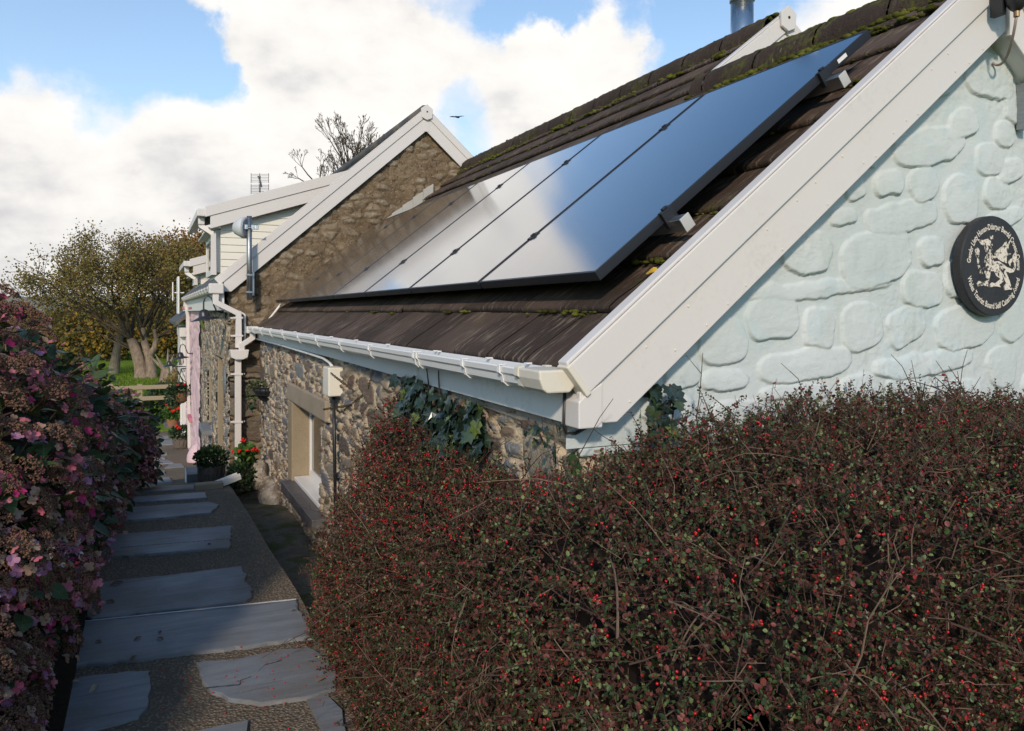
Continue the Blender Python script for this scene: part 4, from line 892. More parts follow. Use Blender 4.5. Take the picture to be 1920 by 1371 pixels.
M_AGG, M_CHAN, M_SOIL, M_GRASS = m_aggregate(), m_channel(), m_soil(), m_grass()
# terrain: one sheet to the horizon
xs = np.concatenate([-np.geomspace(3000, 8, 26), np.linspace(-7, 8, 31), np.geomspace(9, 3000, 24)])
ys = np.concatenate([-np.geomspace(1500, 4, 14), np.linspace(-3, 30, 67), np.linspace(31, 80, 40), np.geomspace(84, 4500, 34)])
TX, TY = np.meshgrid(xs, ys, indexing='ij'); GZ_ = np.interp(TY, GYS, GZS)
TZ = GZ_ - .45 * sstep(TY, 23.5, 21.5) - .02
near = sstep(np.hypot(TX, TY), 24, 34); TZ += near * .22 * (fbm(TX * .12 + 50, TY * .12 + 50, 4) - .5)
far = sstep(np.hypot(TX, TY), 120, 900); TZ += far * (2.0 + 6 * fbm(TX * .004 + 9, TY * .004 + 9, 14))
idx = np.arange(TX.size).reshape(TX.shape)
g_ = link("ground", meshdata("ground", np.stack([TX, TY, TZ], -1).reshape(-1, 3), np.stack([idx[:-1, :-1], idx[1:, :-1], idx[1:, 1:], idx[:-1, 1:]], -1).reshape(-1, 4), smooth=True), M_GRASS); tag(g_, kind='structure')
def strip(name, mat, x0, x1, y0, y1, off, nx=10, ny=120, amp=.01, skirt=.25, seed=1, xf=None):
    gx_, gy_ = np.meshgrid(np.linspace(0, 1, nx), np.linspace(y0, y1, ny), indexing='ij')
    X__ = x0 + (x1 - x0) * gx_
    if xf is not None: X__ = xf(X__, gx_, gy_)
    Z__ = np.interp(gy_, GYS, GZS) + off + amp * (fbm(X__ * 3, gy_ * 3, seed) - .5)
    P = np.stack([X__, gy_, Z__], -1); lo_ = P.copy(); lo_[..., 2] -= skirt
    b = MB(); b.grid([list(map(tuple, r_)) for r_ in P.transpose(1, 0, 2)])
    for e in (P[0], P[-1], P[:, 0], P[:, -1]):
        b.grid([[tuple(p) for p in e], [(p[0], p[1], p[2] - skirt) for p in e]])
    o = b.build(name, mat); tag(o, kind='structure'); return o
strip("path", M_AGG, -.75, .79, -1.5, 23.2, 0, 14, 160, xf=lambda X, u, y: np.where(u > .5, X + (u - .5) * 2 * (.006 * np.sin(y * 3.1) + np.where(y > 9.45, .12, -.07 * sstep(y, 4.3, 7.7))), X))
strip("drainage_channel", M_CHAN, .70, 1.30, -1.5, 8.9, -.235, 8, 120, .05, .1, 3)
strip("soil_bed", M_SOIL, -4.0, -.30, -1.5, 11.5, .05, 24, 60, .09, .3, 5)
strip("front_bed", M_SOIL, .80, 5.6, -1.0, 2.2, -.10, 12, 20, .06, .2, 7)
strip("lawn", M_GRASS, -7.0, 3.5, 23.0, 24.0, .02, 10, 6, .03, .2, 9)
SL = [("cracked slate slab with a long dark crack, beside the berry hedge", [(370, 1243), (386, 1240), (440, 1238), (520, 1219), (577, 1214), (613, 1230), (630, 1258), (632, 1290), (600, 1303), (545, 1312), (490, 1318), (455, 1316), (430, 1309), (395, 1297), (378, 1278), (376, 1262)]),
      ("broad slate slab in the lower left corner, square at its right end", [(283, 1257), (281, 1290), (276, 1328), (262, 1345), (200, 1362), (100, 1388), (30, 1385), (61, 1306), (110, 1285), (154, 1268), (220, 1261)]),
      ("largest slate slab, with a thin white painted edge along its far side", [(149, 1166), (350, 1146), (555, 1123), (560, 1140), (574, 1160), (584, 1184), (580, 1195), (520, 1203), (440, 1214), (358, 1224), (240, 1240), (118, 1251), (75, 1222), (90, 1190)]),
      ("slate slab directly beyond the white-edged one, its right end ragged", [(143, 1113), (160, 1098), (193, 1091), (320, 1078), (451, 1062), (462, 1078), (458, 1088), (473, 1106), (470, 1120), (463, 1127), (330, 1143), (172, 1162), (150, 1150)]),
      ("wide slate slab with a dotted groove across its middle", [(215, 1002), (330, 994), (435, 986), (433, 997), (434, 1006), (430, 1027), (320, 1036), (188, 1046), (195, 1026)]),
      ("slate slab ending in a blunt point, opposite the window", [(233, 953), (310, 947), (392, 942), (410, 947), (404, 954), (394, 962), (320, 970), (230, 977), (215, 968)]),
      ("narrow slate slab just beyond the pointed one", [(227, 934), (385, 923), (389, 934), (226, 944)]), ("long thin slate slab level with the small white step", [(220, 916), (371, 909), (372, 917), (222, 925)]),
      ("slate slab just nearer than the square-cut one by the hydrangea", [(222, 901), (318, 894.5), (323, 904), (220, 910.5)]), ("short square-cut slate slab by the hanging hydrangea leaves", [(229, 885.5), (309, 882.5), (309.5, 889), (228, 895)]),
      ("small slanting slate slab at the hydrangea's foot", [(250, 873), (301, 871), (296, 880), (252, 882)]), ("lone small slate slab on the right of the path", [(317, 870), (340.5, 869), (345, 875), (309, 878)]),
      ("sliver of slate slab with a pointed right end far down the path", [(284, 864), (315, 862.5), (325, 868), (279, 871)]), ("tiny far slate slab just past the pointed sliver", [(292, 857.5), (309, 856.5), (309.5, 860), (291, 861)]),
      ("tiny far slate slab below the pink buttress", [(293, 850.5), (313.5, 849), (313.5, 852.5), (292, 854)]), ("bright square slate slab beside the far stone planter", [(295, 826), (325, 824.5), (325.5, 833), (295, 834.5)]),
      ("farthest small slate slab on the path", [(300, 818.6), (315.5, 817.3), (316, 821), (300, 822)]), ("slate paving beyond the planters at the path's end", [(308, 786), (336, 785), (336, 802), (306, 804)]),
      ("sliver of slate slab at the bottom edge of the picture", [(340, 1378), (420, 1362), (464, 1353), (462, 1371), (440, 1400), (350, 1400)]), ("small slate slab half under the hedge at the bottom", [(576, 1312), (614, 1305), (641, 1331), (650, 1380), (612, 1380), (600, 1358)])]
for k, (lab, poly) in enumerate(SL):
    W_ = [atg(px, py, .012) for (px, py) in poly]; out = []
    far_ = k > 6
    for i in range(len(W_)):                            # ragged split edges
        a, c_ = W_[i], W_[(i + 1) % len(W_)]; m_ = max(1, int((c_ - a).length / (.04 if not far_ else .1)))
        for j in range(m_):
            p = a.lerp(c_, j / m_); jt = .006 if not far_ else .004
            out.append(Vector((p.x + rnd.gauss(0, jt * .7), p.y + rnd.gauss(0, jt), 0)))
    cx = sum((p.x for p in out), 0) / len(out); cy = sum((p.y for p in out), 0) / len(out)
    top = [(p.x, p.y, gz(p.y) + .013) for p in out]; cen = Vector((cx, cy, 0)); nn = len(top)
    low_ = [(p.x + (p.x - cx) * .012, p.y + (p.y - cy) * .02, gz(p.y) + .004 - .03) for p in out]
    ins = [(cx + (p.x - cx) * .985, cy + (p.y - cy) * .975, gz(p.y) + .0165) for p in out]
    b = MB(); b.add(ins + top + low_, [tuple(range(nn))] + [(i, i + nn, (i + 1) % nn + nn, (i + 1) % nn) for i in range(nn)] + [(i + nn, i + 2 * nn, (i + 1) % nn + 2 * nn, (i + 1) % nn + nn) for i in range(nn)])
    if sum(out[i].x * out[(i + 1) % nn].y - out[(i + 1) % nn].x * out[i].y for i in range(nn)) < 0: b.f = [f[::-1] for f in b.f]
    o = b.build("slate_slab", M_SLATE); tag(o, lab, "paving slab", "slate slabs set across the path")
    if k == 2:
        a, c_ = atg(150, 1166, .018), atg(555, 1123.5, .018); b = MB(); P_ = []
        for j in range(41):
            p = a.lerp(c_, j / 40); wv = (.010 + .008 * rnd.random()) * min(1, .25 + j / 25); P_.append(((p.x, p.y - wv, p.z + .001), (p.x, p.y + .006, p.z + .001), (p.x, p.y + .006, p.z - .03)))
        b.grid(P_); b.build("painted_edge", M_WHITEW, o)
    if k == 0:
        cr = [(380, 1291), (405, 1288), (450, 1284), (451, 1276), (470, 1269), (485, 1258), (496, 1247), (512, 1243), (531, 1237)]; Q = [atg(px, py, .0172) for (px, py) in cr]; b = MB(); P_ = []
        for i in range(len(Q) - 1):
            for j in range(8): p = Q[i].lerp(Q[i + 1], j / 8); wv = .002 + .004 * rnd.random(); P_.append(((p.x - wv, p.y - wv, gz(p.y) + .0175), (p.x + wv, p.y + wv * 1.3, gz(p.y) + .0175)))
        b.grid(P_); b.build("crack", M_BLACK, o)
    if k == 4:
        b = MB()
        a, c_ = atg(228, 1026, .0175), atg(432, 1010, .0175)
        for j in range(44):
            p = a.lerp(c_, (j + rnd.random() * .4) / 44); b.box((p.x - .006, p.y - .004, p.z - .001), (p.x + .006, p.y + .004, p.z + .0006))
        b.build("groove", M_BLACK, o)

# ================================================================== PLANTS: materials and templates
def m_leaf(name, stops, rough=.5, trans=.12, spec=.4, interp='CONSTANT', veins=0):
    m, n = material(name); r_ = n.attr("rnd"); o = n.obj()
    c = n.ramp(r_, stops, interp); c = n.mix(n.rng(n.noise(o, 30, 2), .35, .7, 0, .35), c, (.02, .018, .012))
    bn = None
    if veins:
        lx, ly = n.attr("lx"), n.attr("ly"); wv = n.math('SINE', n.math('MULTIPLY', n.math('SUBTRACT', ly, n.math('MULTIPLY', lx, .30)), 46.0))
        vn = n.math('MAXIMUM', n.rng(wv, .80, 1.0), n.rng(lx, .07, .02)); c = n.mix(n.math('MULTIPLY', vn, .35), c, (.16, .19, .07)); bn = n.bump(n.math('SUBTRACT', 1.0, vn), .6, .003)
    fin(n, c, rough, spec=spec, normal=bn)
    if trans:
        tr = n.new('ShaderNodeBsdfTranslucent'); n.l.new(c, tr.inputs[0]); mx = n.new('ShaderNodeMixShader'); mx.inputs[0].default_value = trans
        out = [q for q in n.t if q.type == 'OUTPUT_MATERIAL'][0]; n.l.new(n.b.outputs[0], mx.inputs[1]); n.l.new(tr.outputs[0], mx.inputs[2]); n.l.new(mx.outputs[0], out.inputs[0])
    return m
M_COT = m_leaf("cotoneaster_leaves", [(0, (.034, .056, .018)), (.15, (.056, .094, .028)), (.30, (.062, .024, .018)), (.50, (.11, .036, .028)), (.66, (.19, .046, .038)), (.78, (.19, .23, .09)), (.87, (.32, .028, .030)), (.92, (.27, .30, .17)), (.98, (.36, .13, .03))], .5, .15, .3)
def m_twig(name, a, b_):
    m, n = material(name); o = n.obj(); f = n.noise(o, 60, 3); fin(n, n.mix(f, a, b_), .85, spec=.2); return m
M_TWIG = m_twig("cotoneaster_twigs", (.04, .024, .018), (.10, .062, .046)); M_TWIG2 = m_twig("pale_bare_twigs", (.09, .06, .045), (.23, .16, .115))
M_CORE = m_twig("hedge_painted_shade", (.006, .004, .003), (.016, .010, .008))
def m_berry():
    m, n = material("red_berry"); o = n.obj(); fin(n, n.mix(n.noise(o, 20, 2), (.36, .004, .010), (.46, .012, .012)), .25, spec=.5); return m
M_BERRY = m_berry()
LEAF6 = [(0, 0, 0), (.34, .28, .07), (.32, .72, .07), (0, 1, .0), (-.32, .72, .07), (-.34, .28, .07)]; LEAF6F = [[0, 1, 2, 3], [0, 3, 4, 5]]
g_ = (1 + 5 ** .5) / 2
ICO = np.array([(-1, g_, 0), (1, g_, 0), (-1, -g_, 0), (1, -g_, 0), (0, -1, g_), (0, 1, g_), (0, -1, -g_), (0, 1, -g_), (g_, 0, -1), (g_, 0, 1), (-g_, 0, -1), (-g_, 0, 1)]) / math.sqrt(1 + g_ * g_)
ICOF = np.array([(0, 11, 5), (0, 5, 1), (0, 1, 7), (0, 7, 10), (0, 10, 11), (1, 5, 9), (5, 11, 4), (11, 10, 2), (10, 7, 6), (7, 1, 8), (3, 9, 4), (3, 4, 2), (3, 2, 6), (3, 6, 8), (3, 8, 9), (4, 9, 5), (2, 4, 11), (6, 2, 10), (8, 6, 7), (9, 8, 1)])
OCT = np.array([(1, 0, 0), (0, 1, 0), (-1, 0, 0), (0, -1, 0), (0, 0, 1), (0, 0, -1)], float); OCTF = np.array([(0, 1, 4), (1, 2, 4), (2, 3, 4), (3, 0, 4), (1, 0, 5), (2, 1, 5), (3, 2, 5), (0, 3, 5)])
PRI = np.array([(.5, 0, 0), (-.25, 0, .43), (-.25, 0, -.43), (.3, 1, 0), (-.15, 1, .26), (-.15, 1, -.26)]); PRIF = np.array([(0, 1, 4, 3), (1, 2, 5, 4), (2, 0, 3, 5)])
def unit(v): return v / np.maximum(np.linalg.norm(v, axis=1, keepdims=True), 1e-9)

# ================================================================== COTONEASTER HEDGE
hg = np.random.default_rng(5)
def topA(x, y): return np.interp(x, [.7, 1.2, 1.6, 2.1, 2.6, 3.25, 4.2], [-.56, -.47, -.365, -.325, -.33, -.39, -.42]) - .15 * (2.0 - y) + .05 * (fbm(x * 4, y * 4, 3) - .5)
def topB(x, y): return np.interp(y, [1.0, 2.0, 2.6, 3.2, 3.6, 3.9, 4.15, 4.5], [-.66, -.57, -.59, -.60, -.55, -.47, -.40, -.42]) - .35 * np.clip(1.2 - x, 0, 1) + .06 * (fbm(x * 5, y * 5, 5) - .5)
def sdbox(p, x0, x1, y0, y1, z0, zt, r_):
    q = np.stack([np.abs(p[:, 0] - (x0 + x1) / 2) - (x1 - x0) / 2 + r_, np.abs(p[:, 1] - (y0 + y1) / 2) - (y1 - y0) / 2 + r_, np.maximum(p[:, 2] - zt, z0 - p[:, 2]) + r_], 1)
    return np.linalg.norm(np.maximum(q, 0), axis=1) + np.minimum(q.max(1), 0) - r_
def hsdf(p):
    x, y, z = p.T; lean = .09 * np.clip((-.55 - z) / 1.1, 0, 1); pb = np.stack([x + lean * 0, y, z], 1)
    x0 = .78 - lean
    a = sdbox(p, .88, 4.2, 1.12, 2.06, -1.95, topA(x, y), .16)
    lt = .24 * np.clip((z + 1.15) / .6, 0, 1) * sstep(y, 2.0, 3.7)
    b_ = sdbox(np.stack([np.where(x < .9, x + lean, x) - lt * (x < 1.15), y, z], 1), .86, 1.26, 1.12, 4.08, -1.95, topB(x, y), .14)
    h = np.clip(.5 + .5 * (b_ - a) / .15, 0, 1); d = b_ * (1 - h) + a * h - .15 * h * (1 - h)
    return d + .08 * (fbm(x * 5 + z * 3, y * 5 + z * 4, 9) - .5) + .11 * (fbm(x * 13 + z * 8, y * 13 + z * 11, 19) - .5)
def hnorm(p, e=.02):
    return unit(np.stack([hsdf(p + np.eye(3)[k] * e) - hsdf(p - np.eye(3)[k] * e) for k in range(3)], 1))
def hshell(n, lo, hi, bias=None):
    out = []; c = 0
    while c < n:
        p = hg.uniform((.62, .98, -1.75), (4.1, 4.6, -.2), (60000, 3)); d = hsdf(p); k = (d > lo) & (d < hi) & (p[:, 1] < 2.08 + 9 * (p[:, 0] < 1.225)); p = p[k]
        zc = p[:, 0] * ST + p[:, 1] * CT; u_ = 960 + 1440 * (p[:, 0] * CT - p[:, 1] * ST) / zc; v_ = 585 - 1440 * p[:, 2] / zc
        p = p[(v_ < 1520) & (u_ < 2120)]; out.append(p); c += len(p)
    return np.concatenate(out)[:n]
hedge = thing("cotoneaster_hedge", "dense dark cotoneaster hedge dotted with red berries, filling the ground below the pale blue gable", "hedge", (1.6, 1.6, -1.75))
NT = 27000
p = hshell(NT, -.11, .015); nm = hnorm(p)
dr = unit(nm * hg.uniform(.1, .9, (NT, 1)) + hg.normal(0, .62, (NT, 3)) + np.array([0, 0, .18])); L = hg.uniform(.045, .11, NT); L[: NT // 14] *= 1.4
Rm = rotmats(dr, hg.uniform(0, 6.28, NT), hg)
V1, F1 = scatter(PRI * np.array([.0028, 1, .0028]), PRIF, Rm * np.array([1, 1, 1]) * 1.0, p, np.ones(NT))
PRs = PRI[None] * np.stack([np.full(NT, .0020), L, np.full(NT, .0020)], 1)[:, None, :]
V1 = (np.einsum('nij,nkj->nki', Rm, PRs) + p[:, None, :]).reshape(-1, 3)
link("twigs", meshdata("twigs", V1, F1), M_TWIG, hedge)
K = 15; t_ = np.tile(np.linspace(.12, 1.0, K), (NT, 1)); side = np.where(np.arange(K) % 2 == 0, 1.0, -1.0)[None] * np.ones((NT, 1))
lp = p[:, None, :] + dr[:, None, :] * (t_ * L[:, None])[..., None]
sx = Rm[:, :, 0][:, None, :]; nz_ = Rm[:, :, 2][:, None, :]
ld = sx * side[..., None] * .85 + dr[:, None, :] * .55 + nz_ * .25 + hg.normal(0, .25, (NT, K, 3))
keep = hg.random((NT, K)) < np.where(hg.random((NT, 1)) < .12, .25, .92)
lp, ld = lp[keep], unit(ld[keep]); NL = len(lp)
lr = rotmats(ld, hg.normal(0, .7, NL), hg); ls = np.clip(hg.lognormal(-4.65, .26, NL), .0055, .017)
V2, F2 = scatter(LEAF6, LEAF6F, lr, lp, ls)
patch = fbm(lp[:, 0] * 3 + lp[:, 2] * 2, lp[:, 1] * 3 + lp[:, 2] * 2.5, 77)
br = hg.random(NL) * .86 + .30 * (patch - .36); br = np.clip(br, 0, .999)
link("foliage", meshdata("foliage", V2, F2, attrs={"rnd": ('FACE', np.repeat(br, 2))}), M_COT, hedge)
# long arching shoots: leafy ones standing up along the top, bare ones across the face
b = MB(); b2 = MB(); SLV, SLD = [], []
pt = hshell(560, -.04, .012); nt_ = hnorm(pt)
for i in range(560):
    q = Vector(pt[i]); n_ = Vector(nt_[i]); d = (n_ * hg.uniform(.05, .5) + Vector(hg.normal(0, .7, 3)) + Vector((0, 0, .1))).normalized(); ln = hg.uniform(.14, .42); P_ = [q - d * .05]
    for j in range(5):
        P_.append(P_[-1] + d * ln / 5); d = (d + Vector(hg.normal(0, .13, 3)) - n_ * .05 + Vector((0, 0, -.05))).normalized()
    r0 = hg.uniform(.0014, .0032); (b if i % 3 else b2).tube(P_, [r0 * (1 - .13 * j) for j in range(6)], 4, False)
    if i % 2:
        for j in range(1, 5):
            e = (Vector(hg.normal(0, 1, 3)) + n_ * .5).normalized(); b.tube([P_[j], P_[j] + e * hg.uniform(.03, .09)], [r0 * .6, r0 * .35], 3, False)
tops = hshell(9000, -.02, .01); tn = hnorm(tops); tops = tops[(tn[:, 2] > .55)][:330]
ZC = tops[:, 0] * ST + tops[:, 1] * CT
for q in tops:
    q = Vector(q); d = Vector((hg.normal(0, .38), hg.normal(0, .25), 1)).normalized(); ln = hg.uniform(.05, .13) * (1.5 if hg.random() < .14 else 1); P_ = [q - d * .02]; 
    for j in range(5): P_.append(P_[-1] + d * ln / 5); d = (d + Vector(hg.normal(0, .1, 3))).normalized()
    b.tube(P_, [.0016 * (1 - .14 * j) for j in range(6)], 4, False)
    for j in range(int(ln / .0048)):
        f = j / (ln / .0048) * 4.99; k_ = int(f); pos = P_[k_].lerp(P_[k_ + 1], f - k_); dd_ = (P_[k_ + 1] - P_[k_]).normalized(); sd_ = dd_.orthogonal().normalized(); sd_.rotate(Matrix.Rotation(1.3 if j % 2 else 4.3, 3, dd_)); SLV.append(pos); SLD.append(sd_ + dd_ * .7)
# the few tall shoots seen against the pale wall
for (pa, pb) in (((1335, 790), (1308, 722)), ((1270, 830), (1400, 745)), ((1370, 775), (1322, 738)), ((1480, 770), (1512, 722)), ((1560, 760), (1540, 728)), ((1845, 770), (1787, 717)), ((1870, 775), (1838, 736)), ((1330, 800), (1281, 768)), ((1205, 820), (1180, 772)), ((1720, 770), (1738, 730)), ((690, 730), (700, 696)), ((665, 735), (620, 700)), ((660, 760), (606, 768)), ((645, 770), (680, 742))):
    if pa[0] < 900: A_, B_ = at(*pa, X=1.12), at(*pb, X=1.10)
    else: A_, B_ = at(*pa, Y=1.97), at(*pb, Y=1.98)
    P_ = [A_.lerp(B_, j / 5) + Vector((0, 0, .006 * math.sin(j * .63))) for j in range(6)]; b.tube(P_, [.0022 * (1 - .13 * j) for j in range(6)], 5, False); ln = (B_ - A_).length
    nl = int(ln / .0055); dd_ = (B_ - A_).normalized(); sd0 = dd_.cross(Vector((ST, CT, 0))).normalized()
    for j in range(nl): SLV.append(A_.lerp(B_, (j + .5) / nl)); SLD.append(sd0 * (1 if j % 2 else -1) + dd_ * .6)
qs = hshell(900, -.02, .025); qn = hnorm(qs)
for i in range(900):
    q = Vector(qs[i]); d = (Vector(qn[i]) * hg.uniform(.1, .8) + Vector(hg.normal(0, .7, 3))).normalized(); ln = hg.uniform(.03, .13); b2.tube([q - d * .03, q + d * ln * .33 + Vector(hg.normal(0, .006, 3)), q + d * ln * .66 + Vector(hg.normal(0, .010, 3)), q + d * ln + Vector(hg.normal(0, .016, 3))], [.0014, .0012, .001, .0006], 4, False)
b.build("leafy_shoots", M_TWIG, hedge); o = b2.build("bare_shoots", M_TWIG2, hedge); o['kind'] = 'stuff'
SLV, SLD = np.array([v[:] for v in SLV]), unit(np.array([v[:] for v in SLD])); ns = len(SLV)
V3, F3 = scatter(LEAF6, LEAF6F, rotmats(SLD, hg.normal(0, .5, ns), hg), SLV, hg.uniform(.007, .0115, ns))
link("shoot_leaves", meshdata("shoot_leaves", V3, F3, attrs={"rnd": ('FACE', np.repeat(np.clip(hg.random(ns) * .55 + .3 * (hg.random(ns) < .2), 0, .99), 2))}), M_COT, hedge)
# solid near-black core: the shade inside the hedge is put into its colour
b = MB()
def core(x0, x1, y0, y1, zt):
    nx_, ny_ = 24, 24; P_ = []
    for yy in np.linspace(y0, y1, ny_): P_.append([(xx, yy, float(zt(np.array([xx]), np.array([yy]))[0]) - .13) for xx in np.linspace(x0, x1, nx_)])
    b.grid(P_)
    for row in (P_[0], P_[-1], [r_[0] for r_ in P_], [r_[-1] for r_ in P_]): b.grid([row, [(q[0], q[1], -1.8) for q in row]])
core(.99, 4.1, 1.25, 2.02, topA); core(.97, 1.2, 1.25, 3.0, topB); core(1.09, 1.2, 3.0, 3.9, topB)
b.build("hedge_shade_core", M_CORE, hedge)
# berries: the hundred largest in the picture each a part, the others one mass
pbz = hshell(8500, -.03, .03)
zc = pbz[:, 0] * ST + pbz[:, 1] * CT; u_ = 960 + 1440 * (pbz[:, 0] * CT - pbz[:, 1] * ST) / zc; v_ = 585 - 1440 * pbz[:, 2] / zc
wgt = .16 + .95 * np.exp(-(((u_ - 770) / 210) ** 2 + ((v_ - 800) / 190) ** 2)) + .3 * np.exp(-((u_ - 620) / 70) ** 2)
pbz = pbz[hg.random(len(pbz)) < wgt]
# little clusters hang together
pbz = np.concatenate([pbz] + [pbz[k::4] + hg.normal(0, .008, pbz[k::4].shape) for k in (0, 0, 1, 0)])
zc = pbz[:, 0] * ST + pbz[:, 1] * CT; u_ = 960 + 1440 * (pbz[:, 0] * CT - pbz[:, 1] * ST) / zc; v_ = 585 - 1440 * pbz[:, 2] / zc
inn = (u_ > 0) & (u_ < 1920) & (v_ < 1371) & (hsdf(pbz) > -.012); order = np.argsort(np.where(inn, zc, 99)); one, rest = pbz[order[:100]], pbz[order[100:]]
bm_ = meshdata("berry", ICO * .0036, ICOF, smooth=True); bm_.materials.append(M_BERRY)
Pi = Matrix.Translation(-hedge.location)
for q in one:
    o = bpy.data.objects.new("berry", bm_); COL.objects.link(o); o.parent = hedge; o.matrix_parent_inverse = Pi; o.location = q
V4, F4 = scatter(ICO * .0036, ICOF, np.tile(np.eye(3), (len(rest), 1, 1)), rest, hg.uniform(.85, 1.1, len(rest))); o = link("berries", meshdata("berries", V4, F4, smooth=True), M_BERRY, hedge); tag(o, kind="stuff")

# ================================================================== HYDRANGEAS along the left of the path
M_HLEAF = m_leaf("hydrangea_leaves", [(0, (.026, .058, .024)), (.30, (.038, .080, .028)), (.54, (.060, .105, .034)), (.70, (.10, .045, .038)), (.86, (.12, .11, .028)), (.95, (.16, .15, .03)), (.98, (.30, .12, .02))], .45, .16, .4, veins=1)
M_HBROWN = m_twig("faded_brown_florets", (.095, .046, .030), (.23, .132, .086)); 
def m_petal(name, a, b_):
    m, n = material(name); o = n.obj(); oi = n.new('ShaderNodeObjectInfo').outputs['Random']
    c = n.mix(n.rng(n.math('ADD', n.noise(o, 26, 2), n.math('MULTIPLY', oi, .3)), .4, .9), a, b_); fin(n, c, .6, spec=.3)
    tr = n.new('ShaderNodeBsdfTranslucent'); n.l.new(c, tr.inputs[0]); mx = n.new('ShaderNodeMixShader'); mx.inputs[0].default_value = .25
    out = [q for q in n.t if q.type == 'OUTPUT_MATERIAL'][0]; n.l.new(n.b.outputs[0], mx.inputs[1]); n.l.new(tr.outputs[0], mx.inputs[2]); n.l.new(mx.outputs[0], out.inputs[0]); return m
M_PKP = m_petal("pink_petals", (.52, .10, .16), (.50, .23, .24)); M_MAU = m_petal("mauve_petals", (.40, .16, .30), (.46, .27, .37)); M_CRM = m_petal("papery_petals", (.36, .21, .14), (.44, .32, .24)); M_WHP = m_petal("white_petals", (.72, .70, .62), (.66, .64, .70)); M_MAG = m_petal("magenta_petals", (.50, .03, .13), (.42, .05, .18))
M_STEM = m_twig("hydrangea_stems", (.06, .035, .018), (.12, .07, .035))
PET = [(0, 0, 0), (.5, .45, .10), (.42, .95, .16), (0, 1.08, .12), (-.42, .95, .16), (-.5, .45, .10)]
def head_mesh(seed, mats_, nfl, spread=.062, brown=150):
    r_ = np.random.default_rng(seed); VS, FS, MI, n0 = [], [], [], 0
    a = r_.uniform(0, 6.28, brown); rr_ = np.sqrt(r_.random(brown)) * .052; T = np.stack([rr_ * np.cos(a), rr_ * np.sin(a), .020 * (1 - (rr_ / .052) ** 2) + r_.normal(0, .003, brown)], 1)
    Rr = rotmats(unit(r_.normal(0, 1, (brown, 3))), r_.uniform(0, 6, brown), r_); V, F = scatter(OCT * np.array([1, 1.5, 1]), OCTF, Rr, T, r_.uniform(.0022, .0042, brown)); VS.append(V); FS.append(F); MI.append(np.zeros(len(F), int)); n0 = len(V)
    ns_ = 14; a = r_.uniform(0, 6.28, ns_); d = unit(np.stack([.045 * np.cos(a), .045 * np.sin(a), np.full(ns_, .05)], 1)); T = np.tile([0, 0, -.035], (ns_, 1)).astype(float)
    V, F = scatter(PRI * np.array([.003, .062, .003]), PRIF, rotmats(d, a, r_), T, np.ones(ns_)); VS.append(V); FS.append(F + n0); MI.append(np.zeros(len(F), int)); n0 += len(V)
    V, F = scatter(PRI * np.array([.005, .09, .005]), PRIF, rotmats(np.array([[0.05, 0, 1.]]), np.zeros(1), r_), np.array([[0, 0, -.12]]), np.ones(1)); VS.append(V); FS.append(F + n0); MI.append(np.full(len(F), 1)); n0 += len(V)
    PV, PF, PM = [], [], []
    for i in range(nfl):
        aa = 2 * math.pi * i / nfl + r_.normal(0, .25); rad = spread * r_.uniform(.72, 1.15); c = np.array([rad * math.cos(aa), rad * math.sin(aa), r_.normal(-.008, .012)])
        ax_ = unit(np.array([[math.cos(aa) * r_.uniform(-.2, 1.0), math.sin(aa) * r_.uniform(-.2, 1.0), r_.choice([1, 1, -.6]) + r_.normal(0, .3)]]))[0]
        u = np.cross(ax_, [0.3, .2, .9]); u /= np.linalg.norm(u); v = np.cross(ax_, u); mi_ = 2 + r_.integers(0, len(mats_) - 2); s_ = r_.uniform(.0125, .0195); ph = r_.uniform(0, 1.5)
        for k in range(4):
            an = ph + k * math.pi / 2; f = u * math.cos(an) + v * math.sin(an) + ax_ * r_.normal(.12, .2)
            sdv = np.cross(f, ax_); Rk = np.stack([sdv / np.linalg.norm(sdv), f / np.linalg.norm(f), ax_], 1)[None]
            V, F = scatter(PET, LEAF6F, Rk, c[None], np.array([s_])); PV.append(V); PF.append(F + n0); PM += [mi_] * 2; n0 += len(V)
        V, F = scatter(PRI * np.array([.0018, 1, .0018]), PRIF, rotmats(np.array([c - np.array([0, 0, -.0]) * 1.0]) + 1e-4, np.zeros(1), r_), np.array([[0, 0, -.02]]), np.ones(1)); V = V * 1.0
    V = np.concatenate(VS + PV); me = meshdata("flower_head", V, [np.concatenate([f for f in FS if f.shape[1] == 3]), np.concatenate([f for f in FS if f.shape[1] == 4] + PF)], mi=np.concatenate([m_ for m_, f in zip(MI, FS) if f.shape[1] == 3] + [m_ for m_, f in zip(MI, FS) if f.shape[1] == 4] + [np.array(PM, int)]))
    for m_ in mats_: me.materials.append(m_)
    return me
HB = [head_mesh(s, [M_HBROWN, M_STEM, M_PKP, M_CRM, M_CRM, M_PKP], 6) for s in (1, 2, 3)] + [head_mesh(4, [M_HBROWN, M_STEM, M_MAG, M_PKP], 7)]
HP = [head_mesh(s, [M_HBROWN, M_STEM, M_PKP, M_PKP, M_MAU, M_CRM], 11, .058) for s in (5, 6, 7)]
HM = [head_mesh(s, [M_HBROWN, M_STEM, M_MAU, M_PKP, M_MAU, M_CRM], 15, .05, 60) for s in (8, 9)]
HW = head_mesh(12, [M_MAU, M_STEM, M_WHP, M_WHP], 7, .065, 130)
hx = np.linspace(0, 1, 6); wprof = np.array([.10, .72, 1.0, .88, .5, .02]); HLV = []
for j, t in enumerate(hx):
    for s_ in (-1, -.5, 0, .5, 1): HLV.append((s_ * wprof[j] * .31, t, .07 * abs(s_) * wprof[j] - .22 * t * t + .015 * math.sin(9 * t) * abs(s_)))
